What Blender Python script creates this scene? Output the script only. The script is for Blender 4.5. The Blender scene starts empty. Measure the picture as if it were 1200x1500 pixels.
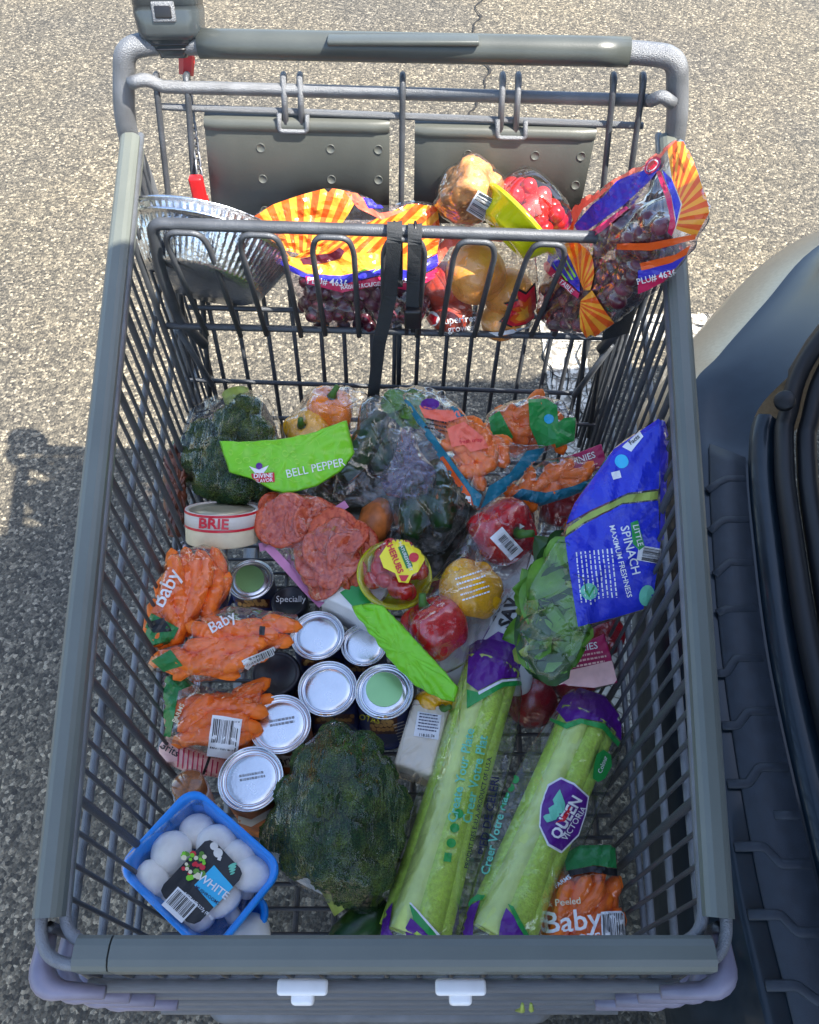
import bpy, bmesh, math, random
import numpy as np
from mathutils import Vector, Matrix, noise
from mathutils.bvhtree import BVHTree
random.seed(7)
R = math.radians
scene = bpy.context.scene
COL = scene.collection
# ------------------------------------------------------------ camera, sky, sun, exposure
CAM = Vector((0, 0, 1.52)); FPX = 1202.0; PITCH = R(55)
CP, SP = math.cos(PITCH), math.sin(PITCH)
cd = bpy.data.cameras.new('camera'); cam = bpy.data.objects.new('camera', cd); COL.objects.link(cam)
cam.location = CAM; cam.rotation_euler = (R(35), 0, 0)
cd.sensor_fit = 'HORIZONTAL'; cd.sensor_width = 36; cd.lens = 36 * FPX / 1200
cd.clip_start = .02; cd.clip_end = 300
scene.camera = cam
SUN_EL, SUN_DIR = R(57), Vector((.596, -.259, 1.0)).normalized()     # towards the sun
w = bpy.data.worlds.new('World'); scene.world = w; w.use_nodes = True
nt = w.node_tree; bg = nt.nodes['Background']
sk = nt.nodes.new('ShaderNodeTexSky'); sk.sky_type = 'NISHITA'; sk.sun_disc = False
sk.sun_elevation = SUN_EL; sk.sun_rotation = math.atan2(SUN_DIR.x, SUN_DIR.y)
sk.air_density = 1.0; sk.dust_density = 1.5
nt.links.new(sk.outputs[0], bg.inputs[0]); bg.inputs[1].default_value = .15
sd = bpy.data.lights.new('sun', 'SUN'); sd.energy = 4.8; sd.angle = R(.53); sd.color = (1, .94, .84)
so = bpy.data.objects.new('sun', sd); COL.objects.link(so); so.location = (2, -1, 5)
so.rotation_euler = SUN_DIR.to_track_quat('Z', 'Y').to_euler()
vs = scene.view_settings; vs.view_transform = 'Standard'; vs.look = 'None'; vs.gamma = 1
vs.use_curve_mapping = False; vs.exposure = 1.6
scene.cycles.transparent_max_bounces = 24

# ------------------------------------------------------------ geometry helpers
def ray(px, py):
    u = (px - 600) / FPX; v = (py - 750) / FPX
    return Vector((u, CP - v * SP, -(SP + v * CP)))
def P(px, py, z):
    d = ray(px, py); return CAM + d * ((z - CAM.z) / d.z)
def PY(px, py, Y):
    d = ray(px, py); return CAM + d * (Y / d.y)
class Plane:
    """plane through three points, each (px, py, 'z'|'Y', value) -> real positions"""
    def __init__(s, *a):
        q = [P(p[0], p[1], p[3]) if p[2] == 'z' else PY(p[0], p[1], p[3]) for p in a]
        s.o = q[0]; s.n = (q[1] - q[0]).cross(q[2] - q[0]).normalized()
        if s.n.dot(CAM - s.o) < 0: s.n = -s.n
    def at(s, px, py, h=0):
        d = ray(px, py); o = s.o + s.n * h
        return CAM + d * ((o - CAM).dot(s.n) / d.dot(s.n))
def flat(px, py, z): 
    pl = Plane.__new__(Plane); pl.o = P(px, py, z); pl.n = Vector((0, 0, 1)); return pl

ORG = {}; WM = {}
def thing(name, label, cat, loc=(0, 0, 0), group=None):
    o = bpy.data.objects.new(name, None); COL.objects.link(o)
    o.empty_display_size = .02; o.location = loc
    o['label'] = label; o['category'] = cat
    if group: o['group'] = group
    ORG[o.name] = Vector(loc); return o
def link(name, me, M, parent=None):
    o = bpy.data.objects.new(name, me); COL.objects.link(o)
    ORG[o.name] = M.to_translation(); WM[o.name] = M.copy()
    if parent is not None:
        o.parent = parent
        o.matrix_local = Matrix.Translation(-ORG[parent.name]) @ M
    else: o.matrix_local = M
    return o
def mk(name, verts, faces, mat=None, parent=None, smooth=True, label=None, cat=None, group=None, kind=None):
    V = [Vector(v) for v in verts]
    c = sum(V, Vector()) / max(1, len(V))
    if parent is None: c.z = min(v.z for v in V)
    me = bpy.data.meshes.new(name); me.from_pydata([v - c for v in V], [], [tuple(f) for f in faces])
    if mat: me.materials.append(mat)
    me.update()
    bm = bmesh.new(); bm.from_mesh(me)
    if len(bm.faces) < 60000: bmesh.ops.recalc_face_normals(bm, faces=bm.faces)
    bm.to_mesh(me); bm.free()
    if smooth: me.polygons.foreach_set('use_smooth', [True] * len(me.polygons))
    # parts of parts keep their parent's origin frame
    if parent is not None and parent.type == 'MESH':
        o = bpy.data.objects.new(name, me); COL.objects.link(o); o.parent = parent
        o.location = c - ORG[parent.name]; ORG[o.name] = c.copy()
    else:
        o = link(name, me, Matrix.Translation(c), parent)
    if label: o['label'] = label
    if cat: o['category'] = cat
    if group: o['group'] = group
    if kind: o['kind'] = kind
    return o
def fillet(pts, r=.02, n=5):
    pts = [Vector(p) for p in pts]; out = [pts[0]]
    for a, b, c in zip(pts, pts[1:], pts[2:]):
        d1, d2 = (a - b), (c - b); k = min(r, d1.length * .45, d2.length * .45)
        p, q = b + d1.normalized() * k, b + d2.normalized() * k
        for i in range(n + 1):
            t = i / n; out.append(p * (1 - t) ** 2 + b * 2 * t * (1 - t) + q * t * t)
    return out + [pts[-1]]
def tube_geo(path, r, seg=10, closed=False, flatten=None):
    path = [Vector(p) for p in path]; n = len(path); V = []; F = []
    rr = r if hasattr(r, '__len__') else [r] * n
    up = None
    for i, p in enumerate(path):
        a = path[i - 1] if (i or closed) else p; b = path[(i + 1) % n] if (i < n - 1 or closed) else p
        t = (b - a).normalized()
        if up is None: up = t.orthogonal().normalized() if flatten is None else Vector(flatten)
        if flatten is not None: up = Vector(flatten)
        s = t.cross(up).normalized(); up = s.cross(t).normalized()
        for k in range(seg):
            q = 2 * math.pi * k / seg
            fz = .35 if flatten is not None else 1
            V.append(p + s * math.cos(q) * rr[i] + up * math.sin(q) * rr[i] * fz)
    m = n if closed else n - 1
    for i in range(m):
        for k in range(seg):
            j = (i + 1) % n
            F.append((i * seg + k, i * seg + (k + 1) % seg, j * seg + (k + 1) % seg, j * seg + k))
    if not closed: F += [tuple(range(seg)), tuple((n - 1) * seg + k for k in range(seg))]
    return V, F
def tube(name, path, r, mat, parent=None, seg=10, closed=False, **k):
    V, F = tube_geo(path, r, seg, closed); return mk(name, V, F, mat, parent, **k)
def mesh_of(name, V, F, mat, smooth=True):
    me = bpy.data.meshes.new(name); me.from_pydata([tuple(v) for v in V], [], [tuple(f) for f in F])
    if mat: me.materials.append(mat)
    bm = bmesh.new(); bm.from_mesh(me); bmesh.ops.recalc_face_normals(bm, faces=bm.faces); bm.to_mesh(me); bm.free()
    if smooth: me.polygons.foreach_set('use_smooth', [True] * len(me.polygons))
    return me
def box_geo(c, s, bev=.0, M=None):
    """rounded box: centre c, size s, chamfer bev"""
    bm = bmesh.new(); bmesh.ops.create_cube(bm, size=1)
    bmesh.ops.scale(bm, vec=s, verts=bm.verts)
    if bev: bmesh.ops.bevel(bm, geom=bm.edges[:], offset=bev, segments=3, affect='EDGES', profile=.5)
    if M is not None: bm.transform(M)
    bmesh.ops.translate(bm, vec=c, verts=bm.verts)
    bm.verts.index_update()
    V = [v.co.copy() for v in bm.verts]; F = [[v.index for v in f.verts] for f in bm.faces]; bm.free(); return V, F
def lathe_geo(prof, seg=40, M=Matrix(), mod=None, caps=True):
    V = []; F = []; n = len(prof)
    for i, (r, z) in enumerate(prof):
        for k in range(seg):
            a = 2 * math.pi * k / seg; q = r if mod is None else r * mod(i, a)
            V.append(M @ Vector((q * math.cos(a), q * math.sin(a), z)))
    for i in range(n - 1):
        for k in range(seg):
            F.append((i * seg + k, i * seg + (k + 1) % seg, (i + 1) * seg + (k + 1) % seg, (i + 1) * seg + k))
    if caps and prof[0][0] > 1e-6: F.append(tuple(range(seg)))
    if caps and prof[-1][0] > 1e-6: F.append(tuple((n - 1) * seg + k for k in range(seg)))
    return V, F
def frame(o, axis, roll=0):
    return Matrix.Translation(o) @ Vector(axis).to_track_quat('Z', 'Y').to_matrix().to_4x4() @ Matrix.Rotation(roll, 4, 'Z')
def join(*gs):
    V = []; F = []
    for v, f in gs:
        b = len(V); V += list(v); F += [[i + b for i in q] for q in f]
    return V, F
def bvh_of(objs):
    V = []; F = []
    for o in objs:
        M = world(o); b = len(V); me = o.data
        V += [M @ v.co for v in me.vertices]; F += [[i + b for i in p.vertices] for p in me.polygons]
    return BVHTree.FromPolygons(V, F)
def world(o): return WM.get(o.name) or Matrix.Translation(ORG[o.name])
UNIT = {}
def wire(name, a, b, r, mat, parent, seg=8):
    """one straight wire: shared unit cylinder stretched between two points"""
    k = (mat.name, seg)
    if k not in UNIT:
        V = [(math.cos(2 * math.pi * i / seg), math.sin(2 * math.pi * i / seg), z) for z in (0, 1) for i in range(seg)]
        F = [(i, (i + 1) % seg, seg + (i + 1) % seg, seg + i) for i in range(seg)] + [tuple(range(seg)), tuple(range(seg, 2 * seg))]
        UNIT[k] = mesh_of('wire', V, F, mat)
    a, b = Vector(a), Vector(b)
    M = frame(a, b - a) @ Matrix.Diagonal((r, r, (b - a).length, 1))
    return link(name, UNIT[k], M, parent)
def nz(p, s=1, o=0): return noise.noise(Vector(p) * s + Vector((o, o * 1.7, -o)))
def resample(poly, n, closed=True):
    p = np.array(poly, float)
    if closed: p = np.vstack([p, p[:1]])
    d = np.r_[0, np.cumsum(np.hypot(*np.diff(p, axis=0).T))]
    t = np.linspace(0, d[-1], n, endpoint=not closed)
    return np.c_[np.interp(t, d, p[:, 0]), np.interp(t, d, p[:, 1])]
def smooth_loop(poly, n, it=2):
    q = resample(poly, n)
    for _ in range(it): q = .5 * q + .25 * (np.roll(q, 1, 0) + np.roll(q, -1, 0))
    return q

def pouch(name, outline, pl, contents, mat, parent, front=.02, back=.015, rings=26, seg=104, crease=.002, gap=.0012, seed=0, ns=60, hem=0.0, sm=2, centre=None):
    """film bag: a membrane stretched over its contents, rim = outline on plane pl"""
    ol = smooth_loop(outline, seg, sm); c = ol.mean(0) if centre is None else np.array(centre, float)
    bv = bvh_of(contents) if contents else None
    pts = []; H0 = np.zeros((rings + 1, seg)); B0 = np.zeros((rings + 1, seg))
    cen = pl.at(*c)
    rim = [pl.at(*p) for p in ol]
    far = .5
    for i in range(rings + 1):
        t = i / rings; row = []
        for k in range(seg):
            q = cen.lerp(rim[k], t) if i else cen
            row.append(q)
            base = (max(0, 1 - t ** 2.2)) ** .5
            H0[i, k] = front * base; B0[i, k] = back * base
            if bv and t < .985:
                h = bv.ray_cast(q + pl.n * far, -pl.n, far + .2)[0]
                if h is not None:
                    H0[i, k] = max(H0[i, k] * .3, (h - q).dot(pl.n) + gap)
                h = bv.ray_cast(q - pl.n * far, pl.n, far + .2)[0]
                if h is not None: B0[i, k] = max(B0[i, k] * .3, -(h - q).dot(pl.n) + gap)
        pts.append(row)
    def relax(O):
        O = O.copy(); O[0, :] = O[0].max(); O[-1] = 0; h = O.copy()
        for _ in range(70):
            a = .25 * (np.roll(h, 1, 1) + np.roll(h, -1, 1)) 
            up = np.vstack([h[1:2], h[:-1]]); dn = np.vstack([h[1:], h[-1:]])
            h = np.maximum(O, a + .25 * (up + dn)); h[0, :] = h[1].mean() if h[1].mean() > O[0, 0] else O[0, 0]; h[-1] = 0
        return h
    Hf, Hb = relax(H0), relax(B0)
    V = []; F = []
    for side, H, sg in ((0, Hf, 1), (1, Hb, -1)):
        for i in range(rings + (0 if side else 1)):
            if i == 0: V.append(pts[0][0] + pl.n * sg * H[0, 0]); continue
            for k in range(seg):
                q = pts[i][k]; t = i / rings
                e = 0
                if crease:
                    a = abs(nz(q, ns, seed)); b = nz(q, ns * .45, seed + 3)
                    e = crease * ((.3 - a) * 2.4 + b + .45 * (.25 - abs(nz(q, ns * 1.9, seed + 7)))) * (1 if t < .97 else .3)
                    # gathers running in from the rim
                    e += crease * .8 * math.sin(k * 2 * math.pi / seg * 17 + 4 * nz(q, 30, seed)) * t * t
                V.append(q + pl.n * sg * (H[i, k] + e + (hem if i == rings else 0)))
    n0 = 1 + rings * seg
    def idx(side, i, k):
        k %= seg
        if side == 0: return 0 if i == 0 else 1 + (i - 1) * seg + k
        if i == rings: return idx(0, rings, k)
        return n0 if i == 0 else n0 + 1 + (i - 1) * seg + k
    for side in (0, 1):
        for k in range(seg):
            F.append((idx(side, 0, 0), idx(side, 1, k), idx(side, 1, k + 1)))
            for i in range(1, rings): F.append((idx(side, i, k), idx(side, i + 1, k), idx(side, i + 1, k + 1), idx(side, i, k + 1)))
    return mk(name, V, F, mat, parent)

# print on surfaces: outlines given in photograph pixels, laid on the real surface they are printed on
def lay(name, V2, F2, targets, mat, parent, off=.0008):
    bv = targets if isinstance(targets, BVHTree) else bvh_of(targets)
    out = [None] * len(V2); ts = []
    for i, (x, y) in enumerate(V2):
        d = ray(x, y).normalized(); h, nrm, _, dist = bv.ray_cast(CAM, d, 6)
        if h is not None:
            if nrm.dot(d) > 0: nrm = -nrm
            out[i] = h - d * off * .6 + nrm * off * .6; ts.append((x, y, dist))
    if not ts: return None
    keep = [f for f in F2 if all(out[i] is not None for i in f)]
    used = sorted({i for f in keep for i in f}); mp = {a: b for b, a in enumerate(used)}
    if not keep: return None
    o = mk(name, [out[i] for i in used], [[mp[i] for i in f] for f in keep], mat, parent, smooth=False)
    return o
def fill2(polys, mx=7.0):
    bm = bmesh.new()
    for poly in polys:
        vs_ = [bm.verts.new((x, y, 0)) for x, y in poly]
        es = [bm.edges.new((vs_[i], vs_[(i + 1) % len(vs_)])) for i in range(len(vs_))]
        bmesh.ops.triangle_fill(bm, use_beauty=True, edges=es)
    for _ in range(6):
        es = [e for e in bm.edges if e.calc_length() > mx]
        if not es: break
        bmesh.ops.subdivide_edges(bm, edges=es, cuts=1)
        bmesh.ops.triangulate(bm, faces=[f for f in bm.faces if len(f.verts) > 3])
    bm.verts.index_update()
    V = [(v.co.x, v.co.y) for v in bm.verts]; F = [[v.index for v in f.verts] for f in bm.faces]; bm.free(); return V, F
def patch(name, polys, targets, mat, parent, off=.0008, mx=7.0):
    if not isinstance(polys[0][0], (tuple, list)): polys = [polys]
    V, F = fill2(polys, mx); return lay(name, V, F, targets, mat, parent, off)
def text(s, c, size, ang, targets, mat, parent, off=.0014, sx=1.0, bold=.012, name='lettering', arc=0):
    cu = bpy.data.curves.new('t', 'FONT'); cu.body = s; cu.align_x = 'CENTER'; cu.align_y = 'CENTER'
    cu.offset = bold; cu.resolution_u = 2; cu.fill_mode = 'FRONT'
    o = bpy.data.objects.new('t', cu); COL.objects.link(o)
    dg = bpy.context.evaluated_depsgraph_get(); me = bpy.data.meshes.new_from_object(o.evaluated_get(dg))
    bm = bmesh.new(); bm.from_mesh(me)
    bmesh.ops.remove_doubles(bm, verts=bm.verts, dist=1e-4)
    lim = 9.0 / size
    for _ in range(3):
        es = [e for e in bm.edges if e.calc_length() > lim]
        if not es: break
        bmesh.ops.subdivide_edges(bm, edges=es, cuts=1)
    bmesh.ops.triangulate(bm, faces=bm.faces); bm.verts.index_update()
    ca, sa = math.cos(R(ang)), math.sin(R(ang)); V = []
    for v in bm.verts:
        x, y = v.co.x * size * sx, v.co.y * size
        y -= arc * x * x
        V.append((c[0] + x * ca + y * sa, c[1] + x * sa - y * ca))
    F = [[v.index for v in f.verts] for f in bm.faces]; bm.free()
    bpy.data.objects.remove(o); bpy.data.curves.remove(cu); bpy.data.meshes.remove(me)
    return lay(name, V, F, targets, mat, parent, off)
def rot(c, pts, ang):
    ca, sa = math.cos(R(ang)), math.sin(R(ang))
    return [(c[0] + x * ca - y * sa, c[1] + x * sa + y * ca) for x, y in pts]
def rect(c, w_, h, ang=0): return rot(c, [(-w_ / 2, -h / 2), (w_ / 2, -h / 2), (w_ / 2, h / 2), (-w_ / 2, h / 2)], ang)
def disc(c, r, n=20, sy=1, ang=0): return rot(c, [(r * math.cos(2 * math.pi * i / n), sy * r * math.sin(2 * math.pi * i / n)) for i in range(n)], ang)
def barcode(c, w_, h, ang, targets, parent, seed=1, ground=True, off=.0012):
    rd = random.Random(seed)
    if ground: patch('barcode_panel', rect(c, w_, h, ang), targets, M_['pwhite'], parent, off)
    bars = []; x = -w_ * .43
    while x < w_ * .43:
        b = rd.choice((.012, .02, .035)) * w_
        bars.append(rot(c, [(x, -h * .42), (x + b, -h * .42), (x + b, h * .3), (x, h * .3)], ang)); x += b + rd.choice((.015, .025, .04)) * w_
    patch('barcode', bars, targets, M_['pblack'], parent, off + .0005, 12)
def lines(c, w_, n, pitch, ang, targets, mat, parent, th=.3, seed=3, off=.0013):
    """small print: rows of short word-length dashes"""
    rd = random.Random(seed); ps = []
    for i in range(n):
        x = -w_ / 2; e = w_ / 2 * rd.uniform(.75, 1)
        y = (i - n / 2) * pitch
        while x < e:
            l = rd.uniform(.03, .10) * w_ * (1 if w_ > 40 else 1.5)
            ps.append(rot(c, [(x, y), (min(e, x + l), y), (min(e, x + l), y + pitch * th), (x, y + pitch * th)], ang)); x += l + w_ * .025
    patch('small_print', ps, targets, mat, parent, off, 10)
def burst(cen, inner, outer, n, targets, m1, m2, parent, off=.001):
    a, b = resample(inner, n + 1, False), resample(outer, n + 1, False); A = []; B = []
    for i in range(n):
        q = [tuple(a[i]), tuple(b[i]), tuple(b[i + 1]), tuple(a[i + 1])]
        if math.dist(q[0], q[3]) < .5: q = q[:3]
        (A if i % 2 else B).append(q)
    patch('sunburst_print', A, targets, m1, parent, off); patch('sunburst_print', B, targets, m2, parent, off)

# ------------------------------------------------------------ materials
M_ = {}
def mat(key, col, rough=.5, metal=0, var=.12, scale=30, bump=0, bscale=120, coat=0, spec=.5, trans=0, sss=0, alpha=None, stretch=None, col2=None):
    m = bpy.data.materials.new(key); m.use_nodes = True; n = m.node_tree; b = n.nodes['Principled BSDF']
    b.inputs['Roughness'].default_value = rough; b.inputs['Metallic'].default_value = metal
    b.inputs['Coat Weight'].default_value = coat; b.inputs['Specular IOR Level'].default_value = spec
    b.inputs['Coat Roughness'].default_value = .08
    if trans: b.inputs['Transmission Weight'].default_value = trans
    if sss:
        b.inputs['Subsurface Weight'].default_value = sss; b.inputs['Subsurface Radius'].default_value = (.01, .006, .004)
        b.inputs['Subsurface Scale'].default_value = .4
    tc = n.nodes.new('ShaderNodeTexCoord'); src = tc.outputs['Object']
    if stretch:
        mp = n.nodes.new('ShaderNodeMapping'); mp.inputs['Scale'].default_value = stretch; n.links.new(src, mp.inputs[0]); src = mp.outputs[0]
    if var:
        t = n.nodes.new('ShaderNodeTexNoise'); t.inputs['Scale'].default_value = scale; t.inputs['Detail'].default_value = 5
        n.links.new(src, t.inputs['Vector'])
        r = n.nodes.new('ShaderNodeValToRGB'); r.color_ramp.elements[0].position = .3; r.color_ramp.elements[1].position = .7
        lo = tuple(max(0, c * (1 - var)) for c in col); hi = tuple(min(1, c * (1 + var)) for c in col)
        if col2: hi = col2
        r.color_ramp.elements[0].color = (*lo, 1); r.color_ramp.elements[1].color = (*hi, 1)
        n.links.new(t.outputs[0], r.inputs[0]); n.links.new(r.outputs[0], b.inputs['Base Color'])
        mr = n.nodes.new('ShaderNodeMapRange'); mr.inputs[3].default_value = max(.02, rough - .08); mr.inputs[4].default_value = min(1, rough + .1)
        n.links.new(t.outputs[0], mr.inputs[0]); n.links.new(mr.outputs[0], b.inputs['Roughness'])
    else: b.inputs['Base Color'].default_value = (*col, 1)
    if bump:
        t = n.nodes.new('ShaderNodeTexNoise'); t.inputs['Scale'].default_value = bscale; t.inputs['Detail'].default_value = 4
        n.links.new(src, t.inputs['Vector'])
        bp = n.nodes.new('ShaderNodeBump'); bp.inputs['Strength'].default_value = bump; bp.inputs['Distance'].default_value = .004
        n.links.new(t.outputs[0], bp.inputs['Height']); n.links.new(bp.outputs[0], b.inputs['Normal'])
    M_[key] = m; return m
def film(key, tint=(1, 1, 1), haze=.014, gloss=.42, bscale=55, bump=1.0, rough=.06, stretch=None, base=.045, power=1.7):
    m = bpy.data.materials.new(key); m.use_nodes = True; n = m.node_tree; n.nodes.remove(n.nodes['Principled BSDF']); L = n.links
    def N(t, op=None, v=None):
        q = n.nodes.new('ShaderNode' + t)
        if op: q.operation = op
        if v is not None: q.inputs[1].default_value = v
        return q
    out = n.nodes['Material Output']
    tr = N('BsdfTransparent'); tr.inputs[0].default_value = (*tint, 1)
    gl = N('BsdfGlossy'); gl.inputs['Roughness'].default_value = rough
    df = N('BsdfDiffuse'); df.inputs[0].default_value = (*(.6 + .3 * t for t in tint), 1)
    lw = N('LayerWeight'); lw.inputs[0].default_value = .5
    tc = N('TexCoord'); src = tc.outputs['Object']
    if stretch:
        mp = N('Mapping'); mp.inputs['Scale'].default_value = stretch; L.new(src, mp.inputs[0]); src = mp.outputs[0]
    # sharp creases: folded noise plus a broken crease net
    t1 = N('TexNoise'); t1.inputs['Scale'].default_value = bscale * .55; t1.inputs['Detail'].default_value = 2; t1.inputs['Distortion'].default_value = .8
    t2 = N('TexNoise'); t2.inputs['Scale'].default_value = bscale * .2; t2.inputs['Detail'].default_value = 1
    L.new(src, t1.inputs['Vector']); L.new(src, t2.inputs['Vector'])
    h = None
    for t, k in ((t1, .35), (t2, 1.2)):
        sb = N('Math', 'SUBTRACT', .5); ab = N('Math', 'ABSOLUTE'); mu = N('Math', 'MULTIPLY', k)
        L.new(t.outputs[0], sb.inputs[0]); L.new(sb.outputs[0], ab.inputs[0]); L.new(ab.outputs[0], mu.inputs[0])
        if h is None: h = mu
        else:
            ad = N('Math', 'ADD'); L.new(h.outputs[0], ad.inputs[0]); L.new(mu.outputs[0], ad.inputs[1]); h = ad
    bp = N('Bump'); bp.inputs['Strength'].default_value = bump; bp.inputs['Distance'].default_value = .011
    L.new(h.outputs[0], bp.inputs['Height'])
    for s_ in (gl, lw): L.new(bp.outputs[0], s_.inputs['Normal'])
    pw = N('Math', 'POWER', power); L.new(lw.outputs['Facing'], pw.inputs[0])
    mr = N('MapRange'); mr.inputs[3].default_value = base; mr.inputs[4].default_value = gloss * 2.2
    L.new(pw.outputs[0], mr.inputs[0])
    m1 = N('MixShader'); m1.inputs[0].default_value = haze
    L.new(tr.outputs[0], m1.inputs[1]); L.new(df.outputs[0], m1.inputs[2])
    m2 = N('MixShader'); L.new(mr.outputs[0], m2.inputs[0])
    L.new(m1.outputs[0], m2.inputs[1]); L.new(gl.outputs[0], m2.inputs[2])
    L.new(m2.outputs[0], out.inputs[0]); M_[key] = m; return m
mat('wire', (.08, .087, .098), .42, .35, .2, 40, .25, 700)
mat('tube', (.19, .2, .215), .45, .5, .2, 30, .5, 900)
mat('rimcap', (.115, .127, .112), .42, 0, .12, 9, .06, 300, spec=.5)
mat('grip', (.062, .07, .066), .33, 0, .1, 20, .05, 500)
mat('flap', (.085, .09, .08), .38, 0, .12, 12, .05, 400)
mat('guard', (.19, .18, .24), .35, 0, .2, 30, .1, 100)
mat('strap', (.028, .031, .034), .75, 0, .15, 300, .4, 900)
mat('blackplastic', (.012, .012, .014), .35, 0, 0)
mat('coinbox', (.045, .055, .06), .22, 0, .1, 30, .03, 300, coat=.3)
mat('redplastic', (.55, .012, .015), .4, 0, .15, 60)
mat('whiteplastic', (.8, .8, .8), .4, 0, .05, 60)
mat('chain', (.25, .25, .26), .4, .9, .2, 200)
mat('foil', (.75, .76, .78), .22, 1, .08, 60, .35, 160)
mat('steel', (.72, .74, .77), .24, 1, .06, 40, .05, 300)
mat('carpaint', (.009, .018, .027), .32, .1, .15, 40, coat=.35, spec=.3)
mat('carrubber', (.022, .03, .042), .55, 0, .2, 60, .15, 900)
mat('seal', (.008, .009, .011), .5, 0, .15, 40)
mat('carpet', (.30, .29, .33), .9, 0, .15, 400, .5, 900)
mat('pblack', (.012, .012, .013), .35, 0, 0); mat('pwhite', (.8, .8, .8), .4, 0, 0)
mat('pblue', (.035, .03, .42), .28, 0, .08, 30, .3, 60); mat('pspin', (.02, .035, .52), .25, 0, .08, 30, .5, 50)
mat('porange', (.72, .095, .012), .3, 0, .06, 30, .3, 60); mat('pyellow', (.82, .33, .03), .3, 0, .06, 30, .3, 60)
mat('pred', (.62, .012, .03), .3, 0, .05, 30, .2, 60); mat('pcoral', (.85, .16, .10), .3, 0, .05, 30, .3, 60)
mat('pcrimson', (.55, .02, .09), .3, 0, .05, 30, .2, 60)
mat('pgreen', (.02, .30, .06), .3, 0, .06, 30, .3, 60); mat('plime', (.20, .60, .02), .3, 0, .05, 30, .3, 45)
mat('plime2', (.30, .68, .05), .3, 0, 0); mat('pdgreen', (.02, .2, .05), .35, 0, .1, 30, .4, 60)
mat('pviolet', (.10, .012, .23), .3, 0, .1, 40, .5, 60); mat('pteal', (.01, .16, .24), .3, 0, .06, 30, .3, 60)
mat('pmagenta', (.42, .012, .10), .35, 0, .05, 40); mat('ppink', (.85, .52, .48), .4, 0, .2, 25)
mat('plightyellow', (.95, .82, .03), .35, 0, .03, 40); mat('pcyan', (.03, .45, .75), .35, 0, 0); mat('pmint', (.15, .55, .38), .35, 0, 0)
mat('pnavy', (.01, .015, .07), .4, 0, .1, 40); mat('pgrey', (.25, .26, .28), .4, 0, 0); mat('pcream', (.75, .66, .45), .5, 0, .1, 60)
mat('carrot', (.9, .18, .010), .42, 0, .15, 60, .2, 300, sss=.15)
mat('grape', (.075, .006, .018), .3, 0, .35, 45, coat=.2); mat('grapefrost', (.13, .028, .045), .42, 0, .4, 40)
mat('stem', (.22, .18, .05), .7, 0, .2, 90)
mat('peach', (.86, .48, .06), .42, 0, .1, 11, col2=(.80, .27, .045)); mat('peachred', (.42, .02, .02), .4, 0, .3, 16, col2=(.52, .07, .03)); mat('apple', (.33, .012, .02), .28, 0, .5, 40, coat=.3)
mat('pepred', (.50, .006, .012), .16, 0, .2, 12, .1, 30, coat=.6); mat('pepyel', (.80, .40, .006), .16, 0, .12, 12, .1, 30, coat=.6)
mat('pepora', (.85, .22, .01), .18, 0, .12, 12, .1, 30, coat=.6)
mat('pepstem', (.06, .16, .02), .5, 0, .2, 60)
mat('tomato', (.45, .012, .008), .15, 0, .2, 30, coat=.6)
mat('mushroom', (.84, .80, .73), .6, 0, .08, 60, .15, 150, sss=.1); mat('gill', (.45, .36, .27), .8, 0, .2, 90)
mat('bluetray', (.01, .25, .78), .32, 0, .05, 20, .03, 200)
mat('celery', (.46, .66, .08), .38, 0, .16, 40, .35, 90, sss=.1, stretch=(6, 6, .35)); mat('celerypale', (.60, .72, .20), .4, 0, .12, 50, .3, 90)
mat('leaf', (.10, .25, .02), .38, 0, .3, 50, .3, 60); mat('leafdark', (.02, .07, .01), .4, 0, .3, 50, .3, 60); mat('leafpale', (.30, .38, .07), .45, 0, .25, 60)
mat('zucchini', (.012, .05, .01), .3, 0, .5, 60, .1, 60)
mat('salami', (.46, .03, .008), .28, 0, .25, 170, .3, 120, col2=(.66, .13, .04)); mat('fat', (.6, .22, .13), .5, 0, .3, 80)
mat('bread', (.55, .24, .07), .75, 0, .5, 55, .8, 110)
mat('spice', (.30, .12, .04), .9, 0, .4, 250); mat('beans', (.55, .30, .09), .5, 0, .2, 80)
mat('canpaper', (.03, .05, .2), .4, 0, .1, 30); mat('canlabel', (.52, .15, .03), .4, 0, .35, 60); mat('canwhite', (.7, .66, .6), .4, 0, .15, 40)
mat('jarblack', (.012, .013, .02), .35, 0, .1, 40); mat('jarbody', (.05, .012, .01), .15, 0, .2, 30, coat=.5)
mat('brielid', (.55, .5, .36), .3, .4, .2, 30); mat('cheese', (.72, .64, .5), .5, 0, .06, 30)
mat('whitetray', (.62, .66, .66), .4, 0, .05, 40); mat('cardboard', (.8, .8, .76), .6, 0, .06, 40)
mat('brownbag', (.11, .035, .02), .35, 0, .4, 50, .6, 50); mat('pinkzip', (.55, .2, .38), .35, 0, .1, 40)
film('film'); film('filmsoft', haze=.02, gloss=.5, bscale=38); film('filmcarrot', (1, .95, .88), .006, .38, 45)
film('filmtight', (1, 1, 1), .004, .30, 80, .8, .06, stretch=(2.4, .25, 1), base=.025, power=2.4); film('filmviolet', (.86, .82, .95), .03, .4)
film('clearplastic', (1, 1, 1), .006, .3, 10, .2, .04); film('pinkfilm', (1, .97, .98), .006, .42, 45)
mat('yellowplastic', (.72, .74, .008), .16, 0, .06, 20, .05, 60, coat=.5, trans=.25)
film('filmgrape', (.97, .93, .98), .012, .45, 34)
mat('lidgreen', (.30, .56, .25), .3, .6, .06, 30); mat('darkbag', (.03, .034, .026), .3, 0, .5, 30, .8, 40)
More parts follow.
